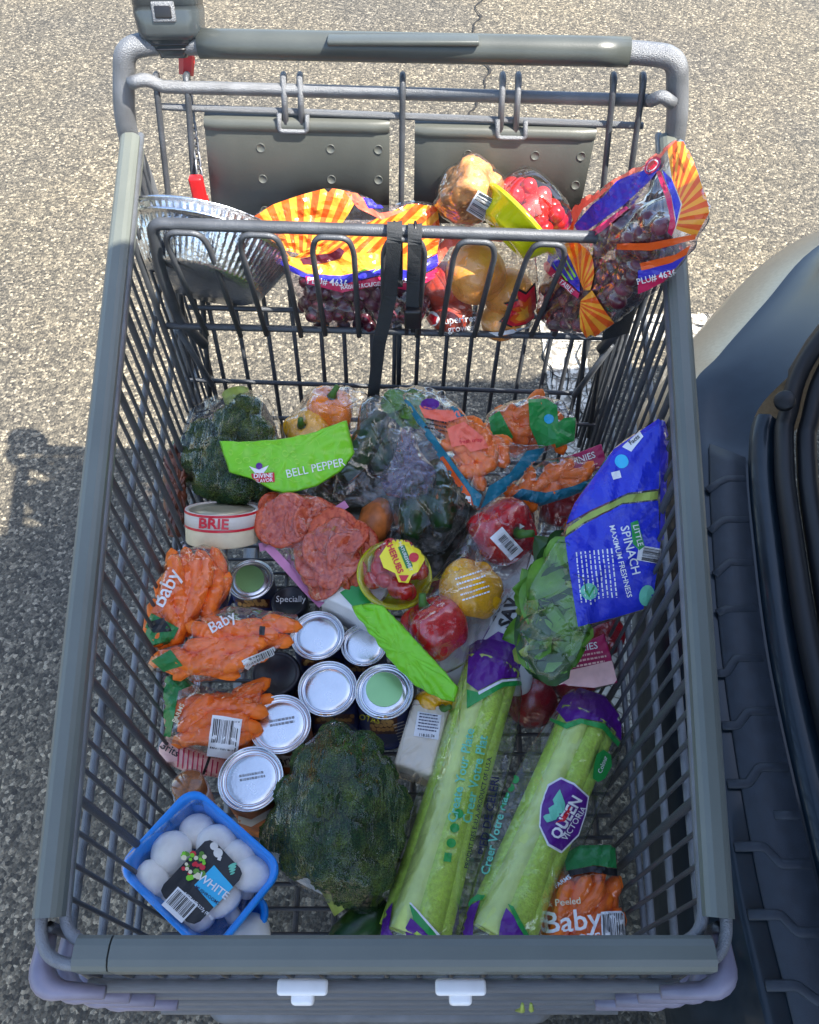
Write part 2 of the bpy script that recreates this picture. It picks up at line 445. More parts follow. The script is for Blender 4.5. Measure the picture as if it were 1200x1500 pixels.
mat('groundreflect', (.36, .315, .24), .36, .6, .12, 160, .1, 500, coat=.3); mat('trim', (.42, .42, .42), .6, 0, .06, 20)  # first is a tan colour standing in for sunlit ground mirrored in dark paint

def broccoli_material():
    m = bpy.data.materials.new('broccoli'); m.use_nodes = True; n = m.node_tree; b = n.nodes['Principled BSDF']
    tc = n.nodes.new('ShaderNodeTexCoord')
    v = n.nodes.new('ShaderNodeTexVoronoi'); v.inputs['Scale'].default_value = 15; n.links.new(tc.outputs['Object'], v.inputs['Vector'])
    t = n.nodes.new('ShaderNodeTexNoise'); t.inputs['Scale'].default_value = 1.7; t.inputs['Detail'].default_value = 4; n.links.new(tc.outputs['Object'], t.inputs['Vector'])
    r = n.nodes.new('ShaderNodeValToRGB'); e = r.color_ramp.elements
    e[0].position = .35; e[0].color = (.055, .20, .055, 1); e[1].position = .72; e[1].color = (.36, .48, .07, 1)
    n.links.new(t.outputs[0], r.inputs[0])
    mx = n.nodes.new('ShaderNodeMix'); mx.data_type = 'RGBA'; mx.blend_type = 'MULTIPLY'; mx.inputs[0].default_value = .8
    r2 = n.nodes.new('ShaderNodeValToRGB'); r2.color_ramp.elements[0].color = (1.3, 1.3, 1.2, 1); r2.color_ramp.elements[1].color = (.25, .3, .25, 1)
    r2.color_ramp.elements[1].position = .7
    n.links.new(v.outputs['Distance'], r2.inputs[0]); n.links.new(r.outputs[0], mx.inputs[6]); n.links.new(r2.outputs[0], mx.inputs[7])
    n.links.new(mx.outputs[2], b.inputs['Base Color']); b.inputs['Roughness'].default_value = .7
    bp = n.nodes.new('ShaderNodeBump'); bp.inputs['Strength'].default_value = .9; bp.inputs['Distance'].default_value = .05; bp.invert = True
    n.links.new(v.outputs['Distance'], bp.inputs['Height']); n.links.new(bp.outputs[0], b.inputs['Normal']); M_['broccoli'] = m
broccoli_material()
def asphalt_material():
    m = bpy.data.materials.new('asphalt'); m.use_nodes = True; n = m.node_tree; b = n.nodes['Principled BSDF']; L = n.links
    tc = n.nodes.new('ShaderNodeTexCoord')
    v = n.nodes.new('ShaderNodeTexVoronoi'); v.inputs['Scale'].default_value = 150; v.inputs['Randomness'].default_value = 1; L.new(tc.outputs['Object'], v.inputs['Vector'])
    v2 = n.nodes.new('ShaderNodeTexVoronoi'); v2.inputs['Scale'].default_value = 330; L.new(tc.outputs['Object'], v2.inputs['Vector'])
    sp = n.nodes.new('ShaderNodeSeparateColor'); L.new(v.outputs['Color'], sp.inputs[0])
    sp2 = n.nodes.new('ShaderNodeSeparateColor'); L.new(v2.outputs['Color'], sp2.inputs[0])
    r = n.nodes.new('ShaderNodeValToRGB'); e = r.color_ramp.elements
    e[0].position = 0; e[0].color = (.060, .056, .047, 1); e[1].position = 1; e[1].color = (.56, .50, .39, 1)
    q = e.new(.55); q.color = (.165, .150, .120, 1); q = e.new(.86); q.color = (.28, .25, .195, 1)
    L.new(sp.outputs[0], r.inputs[0])
    r3 = n.nodes.new('ShaderNodeValToRGB'); r3.color_ramp.elements[0].color = (.5, .5, .5, 1); r3.color_ramp.elements[1].color = (1.25, 1.22, 1.15, 1)
    L.new(sp2.outputs[1], r3.inputs[0])
    mx = n.nodes.new('ShaderNodeMix'); mx.data_type = 'RGBA'; mx.blend_type = 'MULTIPLY'; mx.inputs[0].default_value = 1
    L.new(r.outputs[0], mx.inputs[6]); L.new(r3.outputs[0], mx.inputs[7])
    t = n.nodes.new('ShaderNodeTexNoise'); t.inputs['Scale'].default_value = 1.6; t.inputs['Detail'].default_value = 6; L.new(tc.outputs['Object'], t.inputs['Vector'])
    r4 = n.nodes.new('ShaderNodeValToRGB'); r4.color_ramp.elements[0].position = .3; r4.color_ramp.elements[1].position = .7
    r4.color_ramp.elements[0].color = (.45, .46, .48, 1); r4.color_ramp.elements[1].color = (.74, .71, .64, 1); L.new(t.outputs[0], r4.inputs[0])
    mx2 = n.nodes.new('ShaderNodeMix'); mx2.data_type = 'RGBA'; mx2.blend_type = 'MULTIPLY'; mx2.inputs[0].default_value = 1
    L.new(mx.outputs[2], mx2.inputs[6]); L.new(r4.outputs[0], mx2.inputs[7]); L.new(mx2.outputs[2], b.inputs['Base Color'])
    b.inputs['Roughness'].default_value = .8
    bp = n.nodes.new('ShaderNodeBump'); bp.inputs['Strength'].default_value = .8; bp.inputs['Distance'].default_value = .004; bp.invert = True
    L.new(v.outputs['Distance'], bp.inputs['Height']); L.new(bp.outputs[0], b.inputs['Normal']); M_['asphalt'] = m
asphalt_material()
mat('linepaint', (.50, .48, .42), .75, 0, .3, 18, .4, 200)
def worn():
    n = M_['linepaint'].node_tree; L = n.links; b = n.nodes['Principled BSDF']; src = b.inputs['Base Color'].links[0].from_socket
    tc = n.nodes.new('ShaderNodeTexCoord'); v = n.nodes.new('ShaderNodeTexVoronoi'); v.feature = 'DISTANCE_TO_EDGE'; v.inputs['Scale'].default_value = 30
    t = n.nodes.new('ShaderNodeTexNoise'); t.inputs['Scale'].default_value = 60; t.inputs['Detail'].default_value = 6
    L.new(tc.outputs['Object'], v.inputs['Vector']); L.new(tc.outputs['Object'], t.inputs['Vector'])
    r = n.nodes.new('ShaderNodeValToRGB'); r.color_ramp.elements[0].position = .02; r.color_ramp.elements[1].position = .06; L.new(v.outputs[0], r.inputs[0])
    r2 = n.nodes.new('ShaderNodeValToRGB'); r2.color_ramp.elements[0].position = .40; r2.color_ramp.elements[1].position = .50; L.new(t.outputs[0], r2.inputs[0])
    m = n.nodes.new('ShaderNodeMath'); m.operation = 'MULTIPLY'; L.new(r.outputs[0], m.inputs[0]); L.new(r2.outputs[0], m.inputs[1])
    mx = n.nodes.new('ShaderNodeMix'); mx.data_type = 'RGBA'; mx.inputs[6].default_value = (.16, .145, .12, 1); L.new(m.outputs[0], mx.inputs[0]); L.new(src, mx.inputs[7]); L.new(mx.outputs[2], b.inputs['Base Color'])
worn()
mat('tar', (.014, .013, .012), .9, 0, .2, 60)

# ------------------------------------------------------------ ground
mk('ground', [(-40, -40, 0), (40, -40, 0), (40, 40, 0), (-40, 40, 0)], [(0, 1, 2, 3)], M_['asphalt'], kind='structure')
def ground_strip(name, pts, wd, z, m, jag=0, seed=0, sub=.02):
    q = []
    pts = [Vector(p) for p in pts]
    for a, b in zip(pts, pts[1:]):
        k = max(1, int((b - a).length / sub))
        q += [a.lerp(b, i / k) for i in range(k)]
    q.append(pts[-1]); V = []; rd = random.Random(seed)
    for i, p in enumerate(q):
        t = (q[min(i + 1, len(q) - 1)] - q[max(i - 1, 0)]).normalized(); s = Vector((-t.y, t.x))
        o = s * nz((p.x, p.y, 0), 14, seed) * jag; ww = wd * (1 + (rd.random() - .5) * (.9 if jag else .08))
        V += [(*(p + o + s * ww / 2), z), (*(p + o - s * ww / 2), z)]
    F = [(2 * i, 2 * i + 1, 2 * i + 3, 2 * i + 2) for i in range(len(q) - 1)]
    return mk(name, V, F, m, kind='structure', smooth=False)
def g2(px, py): p = P(px, py, 0); return Vector((p.x, p.y))
ground_strip('painted_line', [(.405, .55), (.405, 1.61)], .11, .004, M_['linepaint'])
ground_strip('painted_line', [(.35, 1.66), (2.6, 1.70)], .10, .004, M_['linepaint'])
ground_strip('asphalt_crack', [g2(706, -40), g2(700, 25), g2(697, 48), g2(712, 78), g2(716, 100), g2(708, 130), g2(692, 165), g2(697, 200)], .007, .006, M_['tar'], .035, 5)
for i, (a, b) in enumerate([((.36, 1.62), (.37, .9)), ((.45, 1.6), (.43, .8)), ((.36, 1.5), (.46, 1.44)), ((.36, 1.36), (.45, 1.33)), ((.4, 1.6), (.41, 1.0)), ((.5, 1.69), (1.2, 1.66)), ((.6, 1.72), (.64, 1.62)), ((.8, 1.72), (.83, 1.63))]):
    ground_strip('asphalt_crack', [Vector(a), Vector(b)], .0035, .008, M_['tar'], .03, 11 + i, .008)
# ------------------------------------------------------------ shopping cart
cart = thing('shopping_cart', 'grey wire shopping cart full of groceries beside the open car', 'shopping cart', (-.015, .5, 0))
Y0, Y1 = .085, .95
def lerp(a, b, t): return a + (b - a) * t
def ty(Y): return (Y - Y0) / (Y1 - Y0)
def rim_z(Y): return lerp(.806, .968, ty(Y))
def xl(Y, z=1): return lerp(-.288, -.342, ty(Y)) + (.012 if z < .6 else 0)
def xr(Y, z=1): return lerp(.247, .318, ty(Y)) - (.012 if z < .6 else 0)
def fl_z(Y): return .515 - .13 * (Y - .07)
GT, GS = Vector((0, .962, 1.02)), .176                    # rear gate leans
def gate_y(z): return GT.y - GS * (GT.z - z)
W, T = M_['wire'], M_['tube']
# long rods of the side walls and nose; each level is one rod bent round the nose corners
levels = [(.737, .79, .0042), (.656, .70, .0042), (.577, .575, .0042), (.549, .50, .0038)]
for za, zb, r in levels:
    a = Vector((xl(Y1), Y1, zb)); b = Vector((xl(.07), .072, za)); c = Vector((xr(.07), .072, za)); d = Vector((xr(Y1), Y1, zb))
    tube('side_rod', fillet([a, b, c, d], .045, 7), r, T, cart, 8)
# rim: two rods showing at the corners
for dz, ins in ((0, 0), (-.004, .014)):
    a = Vector((xl(Y1) + ins, Y1, rim_z(Y1) + dz)); b = Vector((xl(Y0) + ins, Y0 - .008 + ins, .800 + dz)); c = Vector((xr(Y0) - ins, Y0 - .008 + ins, .800 + dz)); d = Vector((xr(Y1) - ins, Y1, rim_z(Y1) + dz))
    tube('rim_rod', fillet([a, b, c, d], .03, 7), .005, T, cart, 8)
# nose bars
for z in (.765, .705, .645, .585, .525):
    wire('nose_bar', (xl(.07) + .03, .066, z), (xr(.07) - .03, .066, z), .0052, T, cart)
x = xl(.07) + .03
while x < xr(.07) - .02:
    wire('nose_wire', (x, .0755, .51), (x, .0755, .795), .0026, W, cart); x += .0265
# corner guards: overlapping grey sleeves
for sx, X in ((-1, xl(.07)), (1, xr(.07))):
    for i, z in enumerate((.786, .752, .712, .672)):
        k = .004 + i * .006; L = .046 + .004 * i
        p = fillet([Vector((X - sx * (k - .006), .072 + .035, z + .004)), Vector((X - sx * (k - .006), .062, z)), Vector((X - sx * (L + k), .060, z - .004))], .024, 7)
        n = len(p); rr = [.004 + .0065 * math.sin(math.pi * min(1, .15 + .80 * j / (n - 1))) for j in range(n)]
        V, F = tube_geo(p, rr, 10); mk('corner_guard', V, F, M_['guard'], cart)
# vertical wires of the side walls, every fourth one thicker
n = int((Y1 - .10) / .0256)
for i in range(n + 1):
    Y = .103 + i * .0256; r = .0042 if i % 4 == 0 else .0023
    for X, s in ((xl, 1), (xr, -1)):
        wire('side_wire', (X(Y) + s * .006, Y, rim_z(Y) - .004), (X(Y, .5) + s * .006, Y, fl_z(Y)), r, W, cart)
# floor
Y = .085
while Y < .87:
    wire('floor_wire', (xl(Y, .5) + .005, Y, fl_z(Y)), (xr(Y, .5) - .005, Y, fl_z(Y)), .0026, W, cart); Y += .0265
for i in range(12):
    t = (i + .5) / 12
    wire('floor_rod', (lerp(xl(.075, .5), xr(.075, .5), t), .075, fl_z(.075) - .006), (lerp(xl(.87, .5), xr(.87, .5), t), .868, fl_z(.868) - .006), .0034, T, cart)
# rim caps: U-section plastic channels
def cap(name, a, b, wd, ht, side, taper=1.0):
    a, b = Vector(a), Vector(b); t = (b - a).normalized(); s = t.cross(Vector((0, 0, 1))).normalized(); u = s.cross(t)
    pr = [(-wd / 2, -ht), (-wd / 2, -.004), (-wd / 2 + .003, -.001), (-wd * .18, .001), (wd * .2, .001), (wd / 2 - .003, -.0012), (wd / 2, -.0045), (wd / 2, -ht), (wd / 2 - .002, -ht), (wd / 2 - .002, -.005), (-wd / 2 + .002, -.005), (-wd / 2 + .002, -ht)]
    V = []; F = []; N = 14
    for i in range(N + 1):
        p = a.lerp(b, i / N)
        V += [p + s * x + u * z for x, z in pr]
    m = len(pr)
    for i in range(N):
        for k in range(m): F.append((i * m + k, i * m + (k + 1) % m, (i + 1) * m + (k + 1) % m, (i + 1) * m + k))
    F += [tuple(range(m)), tuple(N * m + k for k in range(m))]
    return mk(name, V, F, M_['rimcap'], cart, smooth=False)
cap('rim_cap', (xl(.105) + .006, .107, rim_z(.107) + .008), (xl(Y1) + .005, Y1 - .012, rim_z(Y1) + .006), .0225, .026, 0)
cap('rim_cap', (xr(.105) - .006, .107, rim_z(.107) + .008), (xr(Y1) - .005, Y1 - .012, rim_z(Y1) + .006), .0225, .026, 0)
cap('rim_cap', (xl(.08) + .058, .084, .812), (xr(.08) - .012, .084, .812), .025, .024, 0)
cap('rim_cap', (xl(.08) + .030, .0843, .8118), (xl(.08) + .0565, .0842, .8118), .025, .024, 0)['label'] = 'broken off end of the nose rim cap'
# white hooks below the nose cap
for px in (443, 675):
    q = P(px, 1436, .782); c = Vector((q.x, .064, .778))
    g = join(box_geo(c, (.040, .012, .007), .003), box_geo(c + Vector((0, -.006, -.008)), (.018, .012, .012), .003))
    mk('bag_hook', *g, M_['whiteplastic'], cart)
# handle tube and posts
hl, hr = P(205, 62, 1.062), P(965, 77, 1.062)
zl = [hl + Vector((.02, 0, 0)), P(182, 70, 1.06), P(181, 185, .975), P(226, 301, .85), P(268, 516, .60), Vector((-.36, .93, .44)), Vector((-.33, .86, .22))]
zr = [hr - Vector((.02, 0, 0)), P(992, 84, 1.06), P(993, 195, .972), P(958, 320, .85), P(893, 545, .60), Vector((.325, .93, .44)), Vector((.295, .86, .22))]
tube('handle_frame', fillet(zl[::-1] + zr, .055, 8), .0125, T, cart, 14)
a, b = P(292, 63.7, 1.062), P(921, 76.1, 1.062)
tube('handle_grip', [a.lerp(b, t) for t in np.linspace(0, 1, 14)], [.0155] * 14, M_['grip'], cart, 20)
c1, c2 = P(480, 63, 1.073), P(702, 67, 1.073)
V, F = box_geo((0, 0, 0), ((c2 - c1).length, .018, .006), .002, None); mk('grip_panel', [Vector(v) + (c1 + c2) / 2 + Vector((0, .004, .0025)) for v in V], F, M_['grip'], cart)
# coin lock box
q = P(252, 38, 1.085)
def hull_loft(rings_, mat_, name, parent):
    V = []; F = []; m = len(rings_[0])
    for r_ in rings_: V += r_
    for i in range(len(rings_) - 1):
        for k in range(m): F.append((i * m + k, i * m + (k + 1) % m, (i + 1) * m + (k + 1) % m, (i + 1) * m + k))
    F += [tuple(range(m)), tuple((len(rings_) - 1) * m + k for k in range(m))]
    return mk(name, V, F, mat_, parent)
def rr_ring(c, wx, wy, rad, u, v, n=5):
    out = []
    for sx, sy, a0 in ((1, 1, 0), (-1, 1, 90), (-1, -1, 180), (1, -1, 270)):
        for i in range(n):
            a = R(a0 + 90 * i / (n - 1))
            out.append(c + u * (sx * (wx / 2 - rad) + rad * math.cos(a)) + v * (sy * (wy / 2 - rad) + rad * math.sin(a)))
    return out
ax = Vector((0, .35, .94)).normalized(); uu = Vector((1, .02, 0)).normalized(); vv = ax.cross(uu).normalized()
cb = P(253, 62, 1.062) + Vector((0, .012, .018))
rings_ = [rr_ring(cb + ax * h, wx, wy, rd, uu, vv) for h, wx, wy, rd in ((-.036, .030, .03, .006), (-.030, .036, .034, .008), (-.017, .060, .046, .012), (-.0165, .066, .050, .013), (-.010, .070, .054, .014), (.010, .073, .058, .014), (.016, .071, .056, .014), (.0165, .073, .058, .015), (.045, .066, .052, .016), (.052, .058, .044, .014))]
box = hull_loft(rings_, M_['coinbox'], 'coin_lock', cart)
fc = cb + ax * .010 - vv * .0275 * (1 if vv.y > 0 else -1)
sgn = -1 if vv.y > 0 else 1
V, F = box_geo((0, 0, 0), (.026, .006, .02), .002, Matrix((uu, vv, ax)).transposed().to_4x4()); mk('coin_slot_frame', [Vector(v) + fc for v in V], F, M_['tube'], box)
V, F = box_geo((0, 0, 0), (.018, .006, .012), .001, Matrix((uu, vv, ax)).transposed().to_4x4()); mk('coin_slot', [Vector(v) + fc + vv * sgn * .0012 for v in V], F, M_['blackplastic'], box)
for h in (-.022, -.027):
    rg = [rr_ring(cb + ax * (h + d), wx, wy, .008, uu, vv) for d, wx, wy in ((-.001, .047 + (h + .022) * 2, .042), (.001, .049 + (h + .022) * 2, .042))]
    hull_loft(rg, M_['blackplastic'], 'lock_ridge', box)
k0, k1 = P(274, 66, 1.045), P(273, 110, 1.018)
tube('chain_plug', [k0.lerp(k1, t) for t in (0, .3, .35, 1)], [.008, .008, .0095, .0085], M_['redplastic'], cart, 6, smooth=False)
# chain
ca_, cb_ = P(273, 113, 1.012), PY(293, 262, .925)
N = 13
def link_mesh():
    pth = []
    for i in range(16):
        a = 2 * math.pi * i / 16; pth.append(Vector((.0042 * math.cos(a), 0, .0068 * math.sin(a) + (.004 if math.sin(a) > 0 else -.004))))
    return mesh_of('chain_link', *tube_geo(pth, .0014, 6, True), M_['chain'])
lm = link_mesh(); dv = (cb_ - ca_)
for i in range(N):
    o = ca_ + dv * ((i + .5) / N); link('chain_link', lm, frame(o, dv, R(90 * i + 30)), cart)
p = PY(292, 285, .915)
V, F = box_geo((0, 0, 0), (.017, .012, .05), .003); mk('chain_key', [Vector(v) + p for v in V], F, M_['redplastic'], cart)
for i in range(4):
    V, F = box_geo((0, 0, 0), (.018, .0135, .0022), .0006); mk('key_ridge', [Vector(v) + p + Vector((0, 0, -.006 - .004 * i)) for v in V], F, M_['redplastic'], cart)
# rear gate: top bar, thin cross wire, hooked upright wires
def gp(px, py, off=0):                                    # pixel -> point on the gate plane
    d = ray(px, py); nrm = Vector((0, -1, GS)).normalized(); o = GT + nrm * off
    return CAM + d * ((o - CAM).dot(nrm) / d.dot(nrm))
a, b = gp(236, 127), gp(948, 147)
tube('gate_bar', fillet([P(190, 122, 1.03), P(212, 115, 1.035), P(240, 127, 1.022)], .012, 4) + [b] + fillet([P(955, 147, 1.022), P(970, 140, 1.03), P(986, 152, 1.02)], .01, 4), .0072, T, cart, 10)
wire('gate_cross_wire', gp(232, 156, .006), gp(942, 184, .006), .0042, T, cart)
for px, bx in ((230, 290), (275, 312), (416, 0), (440, 0), (590, 583), (736, 0), (759, 0), (898, 842), (941, 862)):
    t = gp(px, 118, .0); c = gp(px, 134, .012); yb = 640
    if bx == 0: e = gp(px - (px - 590) * .02, 192, .012); path = [gp(px, 140, -.010), t + Vector((0, .006, .006)), t + Vector((0, -.006, .006)), c, e]
    else: path = [gp(px, 140, -.010), t + Vector((0, .006, .006)), t + Vector((0, -.006, .006)), c, gp(px + (bx - px) * .3, 300, .006), gp(bx, 640, .004)]
    tube('gate_hook_wire', fillet(path, .007, 4), .0038, T if bx == 0 else W, cart, 8)
for px in (318, 355, 396, 433, 472, 505, 545, 578, 612, 654, 690, 730, 768, 805, 836, 861, 300):
    k = (px - 560) * .42
    wire('gate_wire', gp(px + k * .17, 425, .0), gp(px - k * .38, 690, .0), .0033, W, cart)
for py, r in ((610, .0036), (668, .0042)):
    wire('gate_rod', gp(292, py, .006), gp(872, py + 12, .006), r, W, cart)
# seat pivot rod with its folded struts
wire('pivot_rod', gp(268, 556, .012), gp(842, 576, .012), .0036, W, cart)
tube('seat_strut', fillet([PY(262, 484, .845), gp(312, 566, .02), gp(306, 556, .008)], .008), .0045, W, cart, 8)
tube('seat_strut', fillet([PY(896, 506, .845), gp(840, 582, .02), gp(845, 570, .008)], .008), .0045, W, cart, 8)
# leg-hole flaps
def flap_(x0, x1, y0, y1, xb0, xb1, nx, seed):
    a, b, c, d = gp(x0, y0, .009), gp(x1, y0 + 6, .009), gp(xb1, y1, .009), gp(xb0, y1, .009)
    n1 = Vector((0, -1, GS)).normalized(); up = (a - d).normalized(); rt = (b - a).normalized()
    out = [a, b, c, d]; V = []
    # plate with bent lip at the top and rounded edges
    prof = [(1.0, -.006), (.985, .002), (.965, .006), (.90, .0075), (.875, .004), (.86, .004), (.0, .004), (-.01, .0)]
    F = []
    NX = 14
    for t, h in prof:
        for i in range(NX + 1):
            s = i / NX; p = (d.lerp(c, s)).lerp(a.lerp(b, s), t)
            e = 0 if 0 < i < NX else -.004
            V.append(p + n1 * (h + e))
    m = NX + 1
    for j in range(len(prof) - 1):
        for i in range(NX): F.append((j * m + i, j * m + i + 1, (j + 1) * m + i + 1, (j + 1) * m + i))
    nb = len(V); V += [Vector(v) - n1 * .004 for v in V[:nb]]
    F += [[i + nb for i in f][::-1] for f in F]
    o = mk('seat_flap', V, F, M_['flap'], cart)
    for s in (.3, .68, .94):
        for t in (.72, .42, .1):
            p = (d.lerp(c, s)).lerp(a.lerp(b, s), t) + n1 * .0042
            V2, F2 = lathe_geo([(.0055, -.001), (.0055, .0006), (.0048, .0006), (.0046, .0002), (.0, .0002)], 16, frame(p, n1)); mk('stud', V2, F2, M_['flap'], o)
    # clip pocket
    p0, p1, p2, p3 = [gp(*q, .016) for q in ((nx - 19, 166 + (nx - 428) * .028), (nx - 19, 192 + (nx - 428) * .03), (nx + 22, 193 + (nx - 428) * .03), (nx + 22, 168 + (nx - 428) * .028))]
    tube('clip', fillet([p0, p1, p2, p3], .005, 4), .003, M_['tube'], o, 8)
    return o
flap_(298, 571, 168, 320, 312, 570, 428, 1)
flap_(608, 875, 180, 325, 606, 846, 748, 2)
# child seat front: thick top bar, hairpin wires, bottom rod
def sp_(px, py):                                          # pixel -> seat front panel, which stands between top bar and bottom rod
    t = (py - 335) / (483 - 335); return PY(px, py, lerp(.813, .83, t))
tube('seat_frame', fillet([PY(300, 505, .845), PY(262, 468, .835), PY(236, 400, .82), PY(222, 327, .813), PY(957, 350, .813), PY(938, 430, .82), PY(905, 485, .835), PY(880, 512, .845)], .014, 6), .0072, M_['wire'], cart, 10)
wire('seat_rod', sp_(244, 477), sp_(884, 494), .0046, W, cart)
wire('seat_rod', PY(276, 450, .875), PY(850, 466, .875), .0036, W, cart)
for i, (a0, a1) in enumerate(((240, 302), (349, 412), (456, 518), (562, 624), (667, 728), (776, 832), (874, 938))):
    m0, m1 = 560 + (a0 - 560) * .80, 560 + (a1 - 560) * .80
    y = 330 + (a0 - 222) * .031
    pth = fillet([sp_(m0, 486) + Vector((0, -.006, 0)), sp_(a0 + (m0 - a0) * .1, y + 22) + Vector((0, -.008, 0)), sp_(a0 + 8, y + 2) + Vector((0, -.0095, 0)), sp_(a1 - 8, y + 4) + Vector((0, -.0095, 0)), sp_(a1 + (m1 - a1) * .1, y + 24) + Vector((0, -.008, 0)), sp_(m1, 488) + Vector((0, -.006, 0))], .014, 6)
    tube('seat_hairpin', pth, .0036, W, cart, 8)
# belt: strap hanging from the top bar, buckle half and padded end
def ribbon(name, pts, wd, mat_, parent, th=.0016, side=Vector((1, 0, 0))):
    pts = [Vector(p) for p in pts]; V = []; F = []
    for i, p in enumerate(pts):
        t = (pts[min(i + 1, len(pts) - 1)] - pts[max(0, i - 1)]).normalized(); s = (side - t * side.dot(t)).normalized(); u = s.cross(t)
        s = (s + u * .25 * math.sin(i * .7)).normalized()
        for a, b in ((-1, -1), (1, -1), (1, 1), (-1, 1)): V.append(p + s * a * wd / 2 + u * b * th / 2)
    for i in range(len(pts) - 1):
        for k in range(4): F.append((i * 4 + k, i * 4 + (k + 1) % 4, i * 4 + 4 + (k + 1) % 4, i * 4 + 4 + k))
    F += [(0, 1, 2, 3), tuple(len(V) - 4 + k for k in range(4))]
    return mk(name, V, F, mat_, parent, smooth=False)
st = fillet([PY(580, 420, .826), PY(580, 345, .835), PY(578, 322, .815), PY(578, 345, .795), PY(572, 430, .797), PY(556, 500, .81), PY(546, 588, .83)], .02, 5)
ribbon('belt_strap', st, .0175, M_['strap'], cart)
st = fillet([PY(610, 410, .826), PY(608, 350, .834), PY(608, 325, .815), PY(608, 348, .796), PY(606, 400, .797), PY(604, 452, .8)], .018, 5)
ribbon('belt_strap', st, .0165, M_['strap'], cart)
p = PY(605, 466, .795)
g = join(box_geo(p, (.022, .011, .030), .003), box_geo(p + Vector((-.008, 0, -.019)), (.005, .007, .014), .0015), box_geo(p + Vector((.008, 0, -.019)), (.005, .007, .014), .0015), box_geo(p + Vector((0, 0, -.017)), (.006, .005, .012), .001))
mk('belt_buckle', *g, M_['blackplastic'], cart)
for pxs in ((566, 590), (597, 620)):
    for px in pxs[:1]:
        c = PY((pxs[0] + pxs[1]) / 2, 338, .813)
        pth = [c + Vector((.009 * math.cos(a) * 0 + sgn2 * .0095, .0095 * math.cos(a), .0095 * math.sin(a))) for sgn2 in (0,) for a in np.linspace(0, 2 * math.pi, 14)[:-1]]
        tube('belt_loop', pth, .002, M_['blackplastic'], cart, 6, True)
st = fillet([PY(925, 385, .80), PY(915, 400, .79), PY(912, 440, .80), PY(902, 490, .815)], .02, 4)
ribbon('belt_pad', st, .036, M_['strap'], cart, .007)
p = PY(905, 392, .795)
tube('belt_ring', fillet([PY(880, 380, .80), PY(892, 396, .797), PY(930, 396, .797), PY(948, 376, .80), PY(948, 365, .80)], .01), .0026, M_['blackplastic'], cart, 6)
# chassis
ch = fillet([Vector((-.30, .86, .22)), Vector((-.272, .10, .17)), Vector((-.262, .082, .20)), Vector((.182, .082, .20)), Vector((.192, .10, .17)), Vector((.27, .86, .22))], .05, 7)
tube('chassis_frame', ch, .0125, T, cart, 12)
for X, a in ((-.22, 0), (.15, 0)):
    wire('nose_support', (X, .10, .20), (X, .12, fl_z(.12) - .012), .010, T, cart)
for x_, y_ in ((-.25, .16), (.17, .16), (-.29, .80), (.26, .80)):
    V, F = lathe_geo([(.0, -.013), (.052, -.013), (.06, -.008), (.062, 0), (.06, .008), (.052, .013), (.0, .013)], 28, frame((x_, y_, .063), (1, 0, 0)))
    wh = mk('caster_wheel', V, F, M_['blackplastic'], cart)
    g = join(box_geo((x_ - .018, y_, .115), (.004, .03, .11), .001), box_geo((x_ + .018, y_, .115), (.004, .03, .11), .001), box_geo((x_, y_, .169), (.042, .034, .006), .001), lathe_geo([(.009, 0), (.009, .04)], 12, frame((x_, y_, .17), (0, 0, 1))))
    mk('caster_fork', *g, M_['tube'], cart)

# ------------------------------------------------------------ car rear with the tailgate up
car = thing('parked_car', 'dark blue car with its tailgate raised, rear bumper beside the cart', 'car', (1.2, .4, 0))
top = [(-.95, .46), (-.7, .40), (-.45, .36), (-.2, .342), (.05, .337), (.19, .335), (.4, .35), (.6, .378), (.745, .405), (.861, .434), (.926, .49), (1.044, .59), (1.18, .706), (1.27, .85), (1.31, 1.1), (1.33, 2.4)]
pin = [(-.95, .54), (-.7, .48), (-.45, .435), (-.2, .418), (.05, .415), (.172, .417), (.40, .427), (.58, .450), (.72, .475), (.80, .503), (.86, .57), (.96, .67), (1.06, .78), (1.14, .92), (1.18, 1.15), (1.2, 2.4)]
zi = [.62] * 9 + [.635, .67, .71, .75, .78, .80, .82]
def cm(path, n=90):
    P_ = [Vector(p) for p in path]; out = []; k = len(P_) - 1
    for j in range(n + 1):
        t = j / n * k; i = min(int(t), k - 1); t -= i
        p0, p1, p2, p3 = P_[max(i - 1, 0)], P_[i], P_[i + 1], P_[min(i + 2, k)]
        out.append(.5 * ((2 * p1) + (p2 - p0) * t + (2 * p0 - 5 * p1 + 4 * p2 - p3) * t * t + (3 * p1 - p0 - 3 * p2 + p3) * t ** 3))
    return out
tops = cm([(x, y, 0) for y, x in top]); pins = cm([(x, y, z) for (y, x), z in zip(pin, zi)])
rows = []
for i, (a, b) in enumerate(zip(tops, pins)):
    tn = (tops[min(i + 1, 90)] - tops[max(i - 1, 0)]).normalized(); o = Vector((-tn.y, tn.x, 0))   # outward
    if o.x > 0 and tn.y > 0 and a.y < .7: o = -o
    o = o if o.dot(Vector((-1, .6, 0))) > 0 else -o
    bl = 1 + 1.7 * max(0, min(1, (a.y - .75) / .2))
    f = lambda h, z: Vector((a.x, a.y, z)) + o * (h * bl if h > 0 else h)
    rows.append([f(-.12, .26), f(-.02, .27), f(.02, .33), f(.034, .42), f(.036, .50), f(.028, .56), f(.012, .602), f(.004, .616), f(-.004, .620), Vector((a.x, a.y, .62)).lerp(b, .25) + Vector((0, 0, -.004 if a.y > .76 else 0)), Vector((a.x, a.y, .62)).lerp(b, .6) + Vector((0, 0, -.008 if a.y > .76 else 0)), b])
m = len(rows[0])
